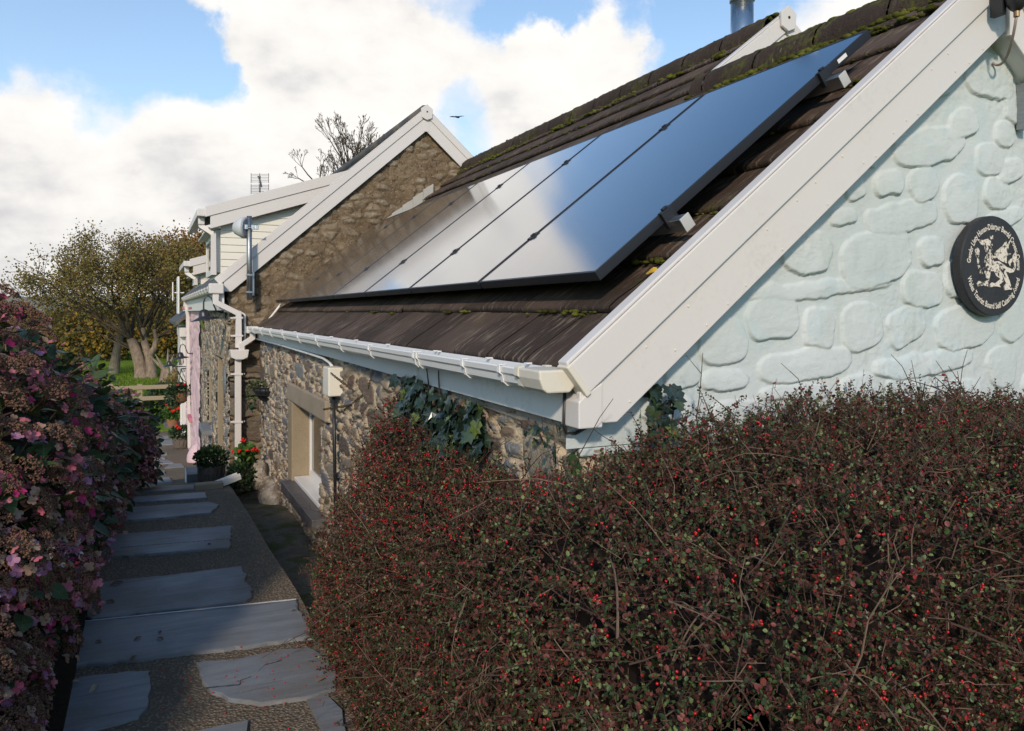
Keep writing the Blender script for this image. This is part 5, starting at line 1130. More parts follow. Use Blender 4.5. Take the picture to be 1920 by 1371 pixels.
HLF = [[i * 5 + k, i * 5 + k + 1, (i + 1) * 5 + k + 1, (i + 1) * 5 + k] for i in range(5) for k in range(4)]
M_INHYD = m_twig("shrub_painted_shade", (.006, .007, .004), (.016, .014, .008))
HE = {0: [((-.97, 3.85, -.81), (.74, 1.15, .95)), ((-1.16, 2.25, -1.04), (.60, .9, .80)), ((-.70, 3.0, -1.35), (.34, 1.1, .42))], 1: [((-.75, 5.3, -.98), (.62, 1.05, .90))], 2: [((-.62, 6.9, -1.12), (.56, 1.05, .80))], 3: [((-.36, 8.7, -1.42), (.48, .90, .70))]}
def hyd(k, label, nh, nlf, pal, hs):
    r_ = np.random.default_rng(40 + k); E = HE[k]; allE = [(kk, e) for kk in HE for e in HE[kk]]
    root = thing("hydrangea", label, "shrub", (E[0][0][0], E[0][0][1], gz(E[0][0][1])), "hydrangeas along the left side of the path")
    ar = np.array([e[1][0] * e[1][1] + e[1][1] * e[1][2] for e in E]); ar /= ar.sum()
    def sample(n, lo, hi, zmin=-.9):
        P_, N_ = [], []
        while sum(map(len, P_)) < n:
            ei = r_.choice(len(E), p=ar); c, rad = np.array(E[ei][0]), np.array(E[ei][1]); d = unit(r_.normal(0, 1, (400, 3))); f = r_.uniform(lo, hi, (400, 1)) * (1 + .16 * (fbm(d[:, 0] * 3 + 5, d[:, 1] * 3 + d[:, 2] * 3, k) - .5))[:, None]
            p_ = c + d * rad * f; n_ = unit(d / rad); ok = (n_[:, 2] > zmin) & (p_[:, 2] > np.interp(p_[:, 1], GYS, GZS) + .08) & (p_[:, 0] * n_[:, 0] * 0 + n_[:, 0] * .8 - n_[:, 1] * .35 + n_[:, 2] * .6 > -.25)
            for kk, e in allE:
                if not (kk == k and e is E[ei]): ok &= (((p_ - np.array(e[0])) / np.array(e[1])) ** 2).sum(1) > (.82 if kk == k else .6)
            zc_ = p_[:, 0] * ST + p_[:, 1] * CT; ok &= (zc_ > .9) & (960 + 1440 * (p_[:, 0] * CT - p_[:, 1] * ST) / np.maximum(zc_, .1) > -330)
            P_.append(p_[ok]); N_.append(n_[ok])
        return np.concatenate(P_)[:n], np.concatenate(N_)[:n]
    p_, n_ = sample(nlf, .76, 1.07) if k == 0 else sample(nlf, .74, .98); f = unit(n_ * r_.uniform(.2, .9, (nlf, 1)) + r_.normal(0, .55, (nlf, 3)) + np.array([0, 0, -.12])); V, F = scatter(HLV, HLF, rotmats(f, r_.normal(0, .5, nlf), r_), p_, r_.uniform(.065, .125, nlf))
    lc = np.repeat(np.clip(r_.random(nlf) * .9 + .14 * n_[:, 2], 0, .999), len(HLF)); HA = np.array(HLV); link("foliage", meshdata("foliage", V, F, attrs={"rnd": ('FACE', lc), "lx": ('POINT', np.tile(np.abs(HA[:, 0]) / .31, nlf)), "ly": ('POINT', np.tile(HA[:, 1], nlf))}, smooth=True), M_HLEAF, root)
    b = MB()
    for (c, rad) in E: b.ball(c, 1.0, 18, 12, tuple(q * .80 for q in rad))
    b.v = [(x, y, max(z, gz(y))) for (x, y, z) in b.v]; b.build("shrub_shade_core", M_INHYD, root, smooth=True)  # solid dark balls, painted near-black as the shade within the shrub
    b = MB(); sp_, sn = sample(60, .9, 1.02)
    for q, n2 in zip(sp_, sn): c = np.array(E[0][0]); b.tube([q - n2 * .28 + r_.normal(0, .05, 3), q - n2 * .13, q], [.005, .004, .0028], 5, False)
    o = b.build("stems", M_STEM, root); o["kind"] = "stuff"
    hp, hn = sample(nh * 14, 1.03, 1.13, -.5); got = []
    for q, n2 in zip(hp, hn):
        if len(got) >= nh * 5: break
        if all((q[0] - g[0][0]) ** 2 + (q[1] - g[0][1]) ** 2 + (q[2] - g[0][2]) ** 2 > ((.072 if k == 0 else .080) * hs) ** 2 for g in got): got.append((q, n2))
    Pinv = Matrix.Translation(-root.location); got.sort(key=lambda g: g[0][0] * ST + g[0][1] * CT)
    def seen(g):
        q = g[0]; zc_ = q[0] * ST + q[1] * CT; u = 960 + 1440 * (q[0] * CT - q[1] * ST) / zc_
        return -160 < u and zc_ > 1.2 and -np.dot(g[1], q) / np.linalg.norm(q) > -.3
    got = [g for g in got if seen(g)]; extra = got[98:98 + (90 if k == 0 else 0)]; got = got[:98]
    for i, (q, n2) in enumerate(got[:98]):
        low_ = (q[2] - E[0][0][2]) / E[0][1][2]; w_ = r_.random(); kind = pal(low_, w_); me = {'b': HB, 'p': HP, 'm': HM}[kind]; me = me[r_.integers(0, len(me))]
        o = bpy.data.objects.new("flower_head", me); COL.objects.link(o); o.parent = root; o.matrix_parent_inverse = Pinv
        d = Vector(n2 + np.array([0, 0, .75]) + r_.normal(0, .18, 3)).normalized(); o.location = q; o.rotation_mode = 'QUATERNION'; o.rotation_quaternion = d.to_track_quat('Z', 'Y') @ Matrix.Rotation(r_.uniform(0, 6.28), 3, 'Z').to_quaternion(); s_ = hs * r_.uniform(.8, 1.2); o.scale = (s_, s_, s_)
    if extra:                                            # the heads beyond the first hundred, one mass
        ml = []; XV, XF3, XF4, M3, M4, n0 = [], [], [], [], [], 0
        for (q, n2) in extra:
            kind = pal((q[2] - E[0][0][2]) / E[0][1][2], r_.random()); me = {'b': HB, 'p': HP, 'm': HM}[kind]; me = me[r_.integers(0, len(me))]
            d = Vector(n2 + np.array([0, 0, .75]) + r_.normal(0, .18, 3)).normalized(); Mx_ = np.array((d.to_track_quat('Z', 'Y') @ Matrix.Rotation(r_.uniform(0, 6.28), 3, 'Z').to_quaternion()).to_matrix()) * hs * r_.uniform(.8, 1.2)
            Vv = np.zeros(len(me.vertices) * 3, np.float32); me.vertices.foreach_get("co", Vv); XV.append(Vv.reshape(-1, 3) @ Mx_.T + q)
            for m_ in me.materials:
                if m_ not in ml: ml.append(m_)
            mp = [ml.index(m_) for m_ in me.materials]
            for p_ in me.polygons: (XF3 if len(p_.vertices) == 3 else XF4).append([v_ + n0 for v_ in p_.vertices]); (M3 if len(p_.vertices) == 3 else M4).append(mp[p_.material_index])
            n0 += len(me.vertices)
        o = link("flower_heads", meshdata("flower_heads", np.concatenate(XV), [np.array(XF3), np.array(XF4)], mi=M3 + M4), ml, root); o['kind'] = 'stuff'
    return root
h0 = hyd(0, "nearest and tallest hydrangea, mostly faded brown heads edged with pink florets", 98, 1000, lambda z, w_: 'b' if w_ < .68 + .16 * z else 'p', 1.06)
hyd(1, "hydrangea behind the nearest one, brown heads above and mauve-pink ones low down", 98, 650, lambda z, w_: ('b' if w_ < .52 + .3 * z else ('m' if w_ > .82 else 'p')), 1.0)
hyd(2, "hydrangea third along the path, thick with lilac-pink heads", 98, 600, lambda z, w_: ('b' if w_ < .32 + .2 * z else ('m' if w_ > .70 else 'p')), 1.0)
hyd(3, "farthest and lowest hydrangea, pink heads leaning out over the path", 95, 520, lambda z, w_: ('b' if w_ < .36 else ('m' if w_ > .86 else 'p')), .95)
for (px, py, d_, me, s_) in ((122, 1030, 2.95, HW, 1.0), (120, 1160, 3.1, HM[0], .9)):
    q = at(px, py, d=1.0) * d_; o = bpy.data.objects.new("flower_head", me); COL.objects.link(o); o.parent = h0; o.matrix_parent_inverse = Matrix.Translation(-h0.location); o.location = q; o.rotation_euler = (R(25), R(12), .4); o.scale = (s_,) * 3
    tag(o, "white lacecap flower head low on the shrub" if me is HW else "pale lilac flower head low by the slabs")

# ================================================================== IVY
M_IVY = m_leaf("ivy_leaves", [(0, (.016, .034, .026)), (.5, (.026, .050, .034)), (.8, (.045, .075, .035)), (.93, (.11, .15, .03))], .28, .06, .6)
IVO = [(0, 0), (.30, -.12), (.52, .12), (.34, .34), (.50, .62), (.22, .62), (0, 1.0), (-.22, .62), (-.50, .62), (-.34, .34), (-.52, .12), (-.30, -.12)]
IV = [(0, .3, .05)] + [(x, y, -.05 * abs(x) - .1 * max(0, y - .5)) for x, y in IVO]; IVF = [[0, 1 + i, 1 + (i + 1) % 12] for i in range(12)]
def ivy(label, pts, nrm_, size, seed, stems):
    r_ = np.random.default_rng(seed); P_ = np.array([p[:] for p in pts]); n_ = len(P_); b0 = pts[0]
    root = thing("ivy", label, "climbing plant", tuple(min(pts, key=lambda q: q.z)))
    nv = np.tile(np.array(nrm_, float), (n_, 1)); d = np.array([0, 0, -1.0]) + r_.normal(0, .45, (n_, 3)) + nv * .35; Rm_ = rotmats(d, r_.normal(0, .2, n_), r_)
    # face the leaf blade away from the wall
    f = unit(d); z = unit(nv - f * (nv * f).sum(1, keepdims=True) + r_.normal(0, .28, (n_, 3))); x = unit(np.cross(f, z)); z = np.cross(x, f); Rm_ = np.stack([x, f, z], 2)
    V, F = scatter(IV, IVF, Rm_, P_ + nv * r_.uniform(.01, .05, (n_, 1)), size * r_.uniform(.6, 1.25, n_)); link("foliage", meshdata("foliage", V, F, attrs={"rnd": ('FACE', np.repeat(r_.random(n_), 12))}, smooth=False), M_IVY, root)
    b = MB()
    for s_ in stems: b.tube(s_, .0032, 5, False)
    o = b.build("stems", M_TWIG, root); o['kind'] = 'stuff'
ir = random.Random(12); pts = []
for i in range(340):
    px = ir.uniform(760, 915); lo = 700 + (px - 770) * .42; hi = 770 + (px - 770) * .52 if px < 800 else 850
    py = ir.uniform(lo, hi); pts.append(at(px, py, X=1.185))
ivy("dark glossy ivy clump climbing the wall under the white fascia, behind the berry hedge", pts, (-1, 0, 0), .062, 3, [[at(800, 690, X=1.155), at(806, 740, X=1.17), at(815, 800, X=1.2)], [at(822, 690, X=1.155), at(824, 740, X=1.17)], [at(860, 750, X=1.2), at(870, 850, X=1.2)], [at(770, 712, X=1.2), at(800, 800, X=1.2)]] )
pts = [at(1236 + ir.uniform(-24, 26), 722 + ir.random() * 90, Y=YG - .03) for i in range(26)]
ivy("few ivy strands on the pale blue wall beside the foot of the bargeboard", pts, (0, -1, 0), .052, 5, [[at(1240, 820, Y=YG - .02), at(1228, 760, Y=YG - .02), at(1232, 722, Y=YG - .02)], [at(1258, 820, Y=YG - .02), at(1262, 770, Y=YG - .02), at(1256, 720, Y=YG - .02)]])
pts = [at(1015 + ir.uniform(-14, 45), 792 + ir.random() * 70, X=1.19) for i in range(22)]
ivy("sparse young ivy hanging on the stone beneath the wall's bottom corner", pts, (-1, 0, 0), .032, 6, [[at(1003, 790, X=1.2), at(1030, 860, X=1.2)], [at(1040, 830, X=1.2), at(1042, 870, X=1.2)]])

# ================================================================== POTS, BASKETS AND SMALL THINGS
M_PLEAF = m_leaf("pot_leaves", [(0, (.022, .05, .025)), (.5, (.035, .075, .03)), (.85, (.07, .115, .03))], .5, .1, .35)
M_GLEAF = m_leaf("geranium_leaves", [(0, (.05, .12, .02)), (.5, (.075, .16, .03)), (.9, (.13, .2, .05))], .55, .15, .3)
M_RED = m_twig("geranium_red", (.62, .012, .012), (.75, .03, .02)); M_STPOT = m_concrete("dark_stone_pot", (.15, .12, .10), 14, 1.0); M_TERRA = m_concrete("terracotta", (.34, .16, .09), 20, .4)
def foliage(root, name, mat, cen, rad, n, size, seed, tv=LEAF6, tf=LEAF6F, up=.4, shell=.55):
    r_ = np.random.default_rng(seed); d = unit(r_.normal(0, 1, (n, 3))); p_ = np.array(cen) + d * np.array(rad) * r_.uniform(shell, 1.0, (n, 1)) * (1 + .35 * (fbm(d[:, 0] * 3 + 9, d[:, 2] * 3 + d[:, 1] * 2 + 9, seed) - .5))[:, None]
    f = d + r_.normal(0, .5, (n, 3)) + np.array([0, 0, up]); V, F = scatter(tv, tf, rotmats(f, r_.normal(0, .9, n), r_), p_, size * r_.uniform(.6, 1.2, n)); return link(name, meshdata(name, V, F, attrs={"rnd": ('FACE', np.repeat(r_.random(n), len(tf)))}), mat, root)
def blooms(root, pts, r0, seed):
    r_ = random.Random(seed)
    for q in pts:
        b = MB()
        for j in range(9): b.ball((q[0] + r_.gauss(0, r0 * .6), q[1] + r_.gauss(0, r0 * .6), q[2] + r_.gauss(0, r0 * .45)), r0 * r_.uniform(.35, .55), 6, 4)
        b.build("flower_cluster", M_RED, root, smooth=True)
def stone_pot(label, x, y, r_, h, seed, lab_pl=None):
    z = gz(y) + .02; t = thing("stone_planter", label, "planter", (x, y, z), "stone planters on the path"); b = MB(); n_ = 40; prof = [(r_ * .90, 0), (r_ * .95, h * .1), (r_ * 1.0, h * .55), (r_ * 1.0, h * .93), (r_ * .97, h), (r_ * .86, h), (r_ * .84, h * .85), (.001, h * .85)]
    b.lathe(prof, (x, y, z), None, n_); rr_ = random.Random(seed); b.v = [(vx + rr_.gauss(0, .006), vy + rr_.gauss(0, .006), vz + (rr_.gauss(0, .004) if vz > z + .02 else 0)) for vx, vy, vz in b.v]; b.build("pot", M_STPOT, t, smooth=False); return t, z + h
t, zt = stone_pot("stone-walled planter of dark feathery greenery standing by the corner of the brown gable", .62, 9.0, .14, .17, 1); foliage(t, "foliage", M_PLEAF, (.62, 9.0, zt + .07), (.17, .17, .14), 1300, .034, 3, up=.9)
t, zt = stone_pot("round stone planter with leafy plant and red bloom by the pink front", .68, 19.0, .18, .24, 2); foliage(t, "foliage", M_PLEAF, (.70, 19.0, zt + .09), (.28, .26, .16), 1000, .055, 4, up=.5); blooms(t, [(.58, 18.9, zt + .27), (.63, 18.8, zt + .23)], .03, 3)
x, y = .95, 8.72; z = gz(y) - .10
t = thing("geranium_pot", "bushy dark green pot topped by geranium leaves and red blooms, under the white downpipe", "potted plant", (x, y, z)); b = MB(); b.lathe([(.10, 0), (.13, .16), (.14, .18), (.11, .18), (.10, .14), (.001, .14)], (x, y, z), None, 24); b.build("pot", M_STPOT, t)
foliage(t, "trailing_foliage", M_PLEAF, (x, y, z + .17), (.20, .20, .18), 2800, .03, 7, up=.1); RND = [(0, 0, 0)] + [(.5 * math.sin(a) * (1 - .12 * (k % 2)), .5 - .5 * math.cos(a) * (1 - .12 * (k % 2)), .05 * (k % 2)) for k, a in enumerate(np.linspace(.4, 5.88, 12))]; RNF = [[0, 1 + i, 2 + i] for i in range(11)]
foliage(t, "geranium_foliage", M_GLEAF, (x + .01, y - .03, z + .37), (.14, .14, .10), 90, .065, 8, RND, RNF, .9, .3); blooms(t, [(x - .03, y - .05, z + .53), (x + .0, y - .12, z + .44), (x + .06, y - .15, z + .45), (x + .10, y - .12, z + .43), (x - .12, y - .05, z + .43), (x - .07, y - .12, z + .44)], .02, 5)
# pot by the far door, hanging basket and its scroll bracket
fp = atg(324, 800); t = thing("geranium_pot", "far pot of red geraniums on the slate paving at the end of the path", "potted plant", tuple(fp)); b = MB(); b.lathe([(.13, 0), (.17, .22), (.18, .24), (.15, .24), (.14, .2), (.001, .2)], tuple(fp), None, 18); b.build("pot", M_TERRA, t); foliage(t, "foliage", M_GLEAF, (fp.x, fp.y, fp.z + .38), (.28, .27, .2), 600, .075, 12); blooms(t, [(fp.x + rnd.uniform(-.22, .22), fp.y - .22, fp.z + rnd.uniform(.42, .66)) for _ in range(8)], .035, 8)
hb = at(340, 735, X=.64); t = thing("hanging_basket", "fibre hanging basket of mixed greenery hung in front of the white cottage", "hanging basket", tuple(hb))
b = MB(); b.lathe([(.05, -.24), (.12, -.19), (.17, -.10), (.19, 0), (.17, 0), (.10, -.08), (.001, -.1)], tuple(hb), None, 20); b.build("basket", m_concrete("coconut_fibre", (.20, .115, .06), 30, 1.0), t); foliage(t, "foliage", M_PLEAF, (hb.x, hb.y, hb.z + .05), (.27, .26, .13), 800, .06, 14); foliage(t, "trailing_foliage", M_PLEAF, (hb.x - .16, hb.y, hb.z - .10), (.16, .18, .24), 500, .06, 15, up=-.6)
blooms(t, [(hb.x + .05, hb.y - .2, hb.z + .18), (hb.x - .08, hb.y - .2, hb.z + .16)], .022, 9)
b = MB(); b.tube([(FXX - .14, hb.y, hb.z + .5), (hb.x, hb.y, hb.z + .5)], .012, 6); b.tube([(FXX - .14, hb.y, hb.z + .1), (FXX - .2, hb.y, hb.z + .2), (FXX - .3, hb.y, hb.z + .45)], .010, 6)
for k in range(3): a = k * 2.1; b.tube([(hb.x, hb.y, hb.z + .5), (hb.x + .17 * math.cos(a), hb.y + .17 * math.sin(a), hb.z)], .005, 5)
b.build("bracket", M_DKMET, t)
sc = at(352, 700, X=FXX - .03); t = thing("scroll_bracket", "empty wrought iron scroll bracket on the pink front", "bracket", tuple(sc)); b = MB(); b.box((sc.x - .01, sc.y - .02, sc.z - .32), (sc.x + .02, sc.y + .02, sc.z + .3)); b.build("back_plate", M_DKMET, t)
b = MB(); b.tube([(sc.x, sc.y, sc.z + .16), (sc.x - .32, sc.y, sc.z + .17), (sc.x - .36, sc.y, sc.z + .22)], .012, 6); b.tube([(sc.x, sc.y, sc.z - .25), (sc.x - .1, sc.y, sc.z - .16), (sc.x - .2, sc.y, sc.z + .0), (sc.x - .26, sc.y, sc.z + .15)], .010, 6)
b.tube([(sc.x - .09 + .06 * (1 - k / 16) * math.cos(k * .7), sc.y, sc.z + .07 + .06 * (1 - k / 16) * math.sin(k * .7)) for k in range(16)], .008, 5); b.build("scroll", M_DKMET, t)
wbx = at(505, 735, X=1.235); t = thing("wall_basket", "black half-round wire basket with trailing ivy fixed on the stone wall left of the window", "wall basket", (1.225, wbx.y, wbx.z))
b = MB(); n_ = 9
for j in range(n_): a = math.pi * j / (n_ - 1); ca, sa = math.cos(a), math.sin(a); b.tube([(1.225 - .16 * sa * math.cos(e_), wbx.y + .19 * ca * math.cos(e_), wbx.z + .06 - .17 * math.sin(e_)) for e_ in np.linspace(0, 1.5, 6)], .005, 5)
for e_ in (0, .5, 1.0): b.tube([(1.225 - .16 * math.sin(a) * math.cos(e_), wbx.y + .19 * math.cos(a) * math.cos(e_), wbx.z + .06 - .17 * math.sin(e_)) for a in np.linspace(0, math.pi, 14)], .006, 5)
b.build("wire_frame", M_BLACK, t)
b = MB(); b.ball((1.215, wbx.y, wbx.z + .055), 1, 16, 10, (.145, .175, .15)); b.v = [(min(vx, 1.224), vy, min(vz, wbx.z + .05)) for vx, vy, vz in b.v]; b.build("liner", M_BLACK, t, smooth=True)
foliage(t, "foliage", m_leaf("variegated_leaves", [(0, (.06, .085, .03)), (.5, (.14, .16, .07)), (.8, (.25, .25, .14))], .6), (1.14, wbx.y + .04, wbx.z + .06), (.11, .15, .07), 200, .04, 21); foliage(t, "trailing_foliage", M_PLEAF, (1.06, wbx.y + .12, wbx.z - .06), (.05, .09, .2), 120, .035, 22, up=-.7)
# boulders at the foot of the inner corner
def m_boulder():
    m, n = material("boulder"); o = n.obj(); f = n.noise(o, 14, 6, .7); g = n.noise(o, 4, 4); c = n.mix(n.rng(g, .38, .55), (.42, .37, .31), (.17, .12, .085)); c = n.mix(n.rng(f, .50, .62), c, (.52, .46, .40)); c = n.mix(n.rng(n.noise(o, 45, 5, .75), .52, .66, 0, .7), c, (.10, .08, .06)); fin(n, c, .9, n.bump(n.math('ADD', f, n.math('MULTIPLY', n.noise(o, 60, 4, .7), .5)), 1.0, .03), spec=.2); return m
M_BOUL = m_boulder()
def boulder(label, px, py, X, rad, seed, rot):
    c = at(px, py, X=X); t = MB(); t.ball((0, 0, 0), 1, 22, 16); V = np.array(t.v); dsp = 1 + .45 * (fbm(V[:, 0] * 1.3 + 7, V[:, 1] * 1.3 + V[:, 2] * 1.1 + 7, seed) - .45) + .08 * (fbm(V[:, 0] * 6 + 7, V[:, 1] * 6 + V[:, 2] * 5 + 7, seed + 2) - .5)
    V = V * dsp[:, None] * np.array(rad); Mr_ = np.array(Matrix.Rotation(rot, 3, 'X')); t.v = list(map(tuple, V @ Mr_.T + np.array(c))); o = t.build("boulder", M_BOUL, None, smooth=True); tag(o, label, "boulder", "boulders at the foot of the side wall")
boulder("smooth pale boulder set low in the inner corner beside the geranium pot", 485, 892, 1.08, (.10, .15, .19), 3, .35); boulder("tall leaning boulder built into the wall's foot, brown below", 506, 888, 1.22, (.11, .20, .20), 5, -.5); boulder("low spreading boulder under the other two, at the end of the channel", 508, 928, 1.17, (.13, .34, .15), 8, .2)
# white offcut of guttering and white-edged step block beside the near planter
q = atg(412, 912); t = MB(); Mq = Matrix.Translation((q.x + .03, q.y, q.z + .035)) @ Matrix.Rotation(.35, 4, 'Z') @ Matrix.Rotation(-.22, 4, 'Y'); t.box((-.17, -.045, -.025), (.17, .045, .02), Mq); t.box((-.17, -.035, .0201), (.17, -.03, .035), Mq); t.box((-.17, .03, .0201), (.17, .035, .035), Mq); o = t.build("gutter_offcut", M_UPVC2, None, bevel=.004); tag(o, "short white plastic gutter offcut tilted on the path by the planter", "gutter offcut")
q = atg(360, 905); t = thing("step_block", "low grey block with white painted side on the path left of the near planter", "step", tuple(q)); b = MB(); b.box((q.x - .05, q.y - .02, q.z - .1), (q.x + .26, q.y + .42, q.z + .10)); b.build("block", M_SLATE, t, bevel=.012); b = MB(); b.box((q.x - .058, q.y - .015, q.z - .1), (q.x - .051, q.y + .41, q.z + .103)); b.build("painted_side", M_WHITEW, t)
q = atg(385, 917); t = MB(); t.box((q.x - .10, q.y - .06, q.z - .02), (q.x + .16, q.y + .05, q.z + .06)); o = t.build("edging_brick", M_LINTEL, None, bevel=.01); tag(o, "mossy buff brick lying against the near planter's base", "brick")
# fallen leaves and berries
M_DRY = m_twig("dry_leaf", (.10, .055, .03), (.20, .13, .08)); M_PALEDRY = m_twig("pale_dry_leaf", (.32, .25, .17), (.42, .35, .26)); M_YEL = m_twig("yellow_leaf", (.48, .26, .02), (.55, .34, .05))
LM = []
for s_ in range(3):
    t = []; 
    for j in range(6):
        for k in (-1, 0, 1): t.append((k * wprof[j] * .16 + .04 * math.sin(j * 1.3 + s_), j / 5 - .5, .10 * abs(k) * wprof[j] + .10 * math.sin(j * (.6 + .3 * s_))))
    LM.append((t, [(i * 3 + k, i * 3 + k + 1, (i + 1) * 3 + k + 1, (i + 1) * 3 + k) for i in range(5) for k in range(2)]))
FL = [(300, 1197, .05, "pair-curled brown leaf on the white-edged slab's middle, nearest its far edge", M_DRY), (257, 1197, .055, "broad dark brown leaf left of centre on the white-edged slab", M_DRY), (186, 1203, .05, "small dark leaf on the left part of the white-edged slab", M_DRY), (250, 1233, .055, "dark curled leaf on the near edge of the white-edged slab", M_DRY), (118, 1233, .09, "long pale leaf by the left end of the white-edged slab", M_PALEDRY),
      (175, 1292, .09, "cream curled leaf on the lower left slab", M_PALEDRY), (138, 1280, .06, "pale leaf on the aggregate under the hydrangea's foot", M_PALEDRY), (110, 1354, .07, "dark leaf near the bottom left corner", M_DRY), (600, 1275, .06, "black shrivelled leaf on the cracked slab's right end", M_DRY), (300, 1184, .04, "thin brown leaf just short of the white painted edge", M_DRY), (552, 1144, .04, "rust leaf at the white-edged slab's right end", M_DRY), (392, 1019, .05, "brown leaf on the dotted slab", M_DRY), (218, 1094, .09, "dark leaf litter at the shaded left end of the ragged slab", M_DRY), (208, 1128, .07, "dark leaf on the ragged slab, close to the shrub", M_DRY)]
for i, (px, py, L_, lab, mt) in enumerate(FL):
    q = atg(px, py, .022); tv, tf = LM[i % 3]; o = link("fallen_leaf", meshdata("fallen_leaf", np.array(tv) * L_, tf, smooth=True), mt); o.location = (q.x, q.y, q.z - .004); o.rotation_euler = (0, 0, i * 1.7 + .6); tag(o, lab, "fallen leaf", "fallen leaves on the path")
q = at(1222, 485, X=1.80); x_ = 1.80; q = at(1222, 485, Y=2.12); tv, tf = LM[1]; o = link("fallen_leaf", meshdata("fallen_leaf", np.array(tv) * .05 * np.array([2.2, 1, 1.2]), tf, smooth=True), M_YEL); o.location = (q.x, q.y, rz(q.x) + .02); o.rotation_euler = (0, -PHI, .5); tag(o, "crumpled yellow leaf lying on the roof tiles below the solar panels", "fallen leaf")
q = at(1000, 0, d=1); hl = hshell(400, -.01, .02); hq = min(hl, key=lambda p_: abs(960 + 1440 * (p_[0] * CT - p_[1] * ST) / (p_[0] * ST + p_[1] * CT) - 1528) + abs(585 - 1440 * p_[2] / (p_[0] * ST + p_[1] * CT) - 845)); tv, tf = LM[0]; o = link("fallen_leaf", meshdata("fallen_leaf", np.array(tv) * .05 * np.array([2.4, 1, 1]), tf, smooth=True), M_PALEDRY); o.location = (hq[0], hq[1], hq[2] + .02); o.rotation_euler = (.3, .1, 1.2); tag(o, "dry buff leaf caught on top of the berry hedge", "fallen leaf")
fr = random.Random(8)
for i in range(64):
    px, py = (fr.uniform(300, 640), fr.uniform(1200, 1371)) if fr.random() < .6 else (fr.uniform(480, 640), fr.uniform(1190, 1330))
    q = atg(px, py, .004); o = bpy.data.objects.new("fallen_berry", bm_); COL.objects.link(o); o.location = (q.x, q.y, gz(q.y) + .018 if py < 1320 and px > 375 else q.z + .003); o.scale = (1.1,) * 3; tag(o, "fallen red berry lying on the path beside the hedge", "berry", "fallen red berries")

# ================================================================== FAR: field, fence, trees, wood, hills
M_WOODF = m_twig("weathered_wood", (.24, .18, .12), (.36, .29, .21))
fz = lambda y: gz(y) - .0
pa = at(225, 727, Y=22.5 / 1.0); fy = 24.6
t = thing("wooden_fence", "low post and rail wooden fence at the edge of the field beyond the path", "fence", (-.6, fy, fz(fy)))
zt = at(262, 727, Y=fy).z
for px in (262, 207):
    q = at(px, 727, Y=fy); b = MB(); b.box((q.x - .07, fy - .07, fz(fy) - .1), (q.x + .07, fy + .07, q.z + .10)); b.build("post", M_WOODF, t, bevel=.01)
xa, xb = at(150, 727, Y=fy).x, at(345, 727, Y=fy).x
for dz in (0, -.32): b = MB(); b.box((xa, fy - .10, zt - .05 + dz), (xb, fy - .072, zt + .07 + dz)); b.build("rail", M_WOODF, t, bevel=.008)
def m_bark(name, a, b_, bk=.6):
    m, n = material(name); o = n.obj(); f = n.noise(n.map(o, (1, 1, .35)), 9, 5, .7); fin(n, n.ramp(f, [(.3, a), (.7, b_)]), .95, n.bump(f, bk, .05), spec=.1); return m
M_BARK = m_bark("pale_bark", (.13, .092, .066), (.32, .245, .185)); M_BARK2 = m_bark("grey_lichened_bark", (.10, .085, .065), (.22, .19, .15)); M_TWIGT = m_bark("tree_twigs", (.05, .038, .027), (.115, .09, .065), .2)
M_OLIVE = m_leaf("olive_leaves", [(0, (.17, .135, .04)), (.3, (.24, .19, .055)), (.55, (.28, .20, .065)), (.75, (.31, .175, .05)), (.9, (.22, .21, .06))], .6, .25, .2)
M_RUST = m_leaf("rust_leaves", [(0, (.20, .09, .03)), (.3, (.30, .145, .04)), (.6, (.38, .18, .04)), (.85, (.20, .13, .04))], .6, .25, .2)
M_GOLD = m_leaf("wood_leaves", [(0, (.10, .095, .028)), (.3, (.15, .13, .035)), (.52, (.20, .14, .03)), (.72, (.34, .19, .02)), (.84, (.12, .13, .04)), (.93, (.09, .06, .025))], .6, .2, .2)
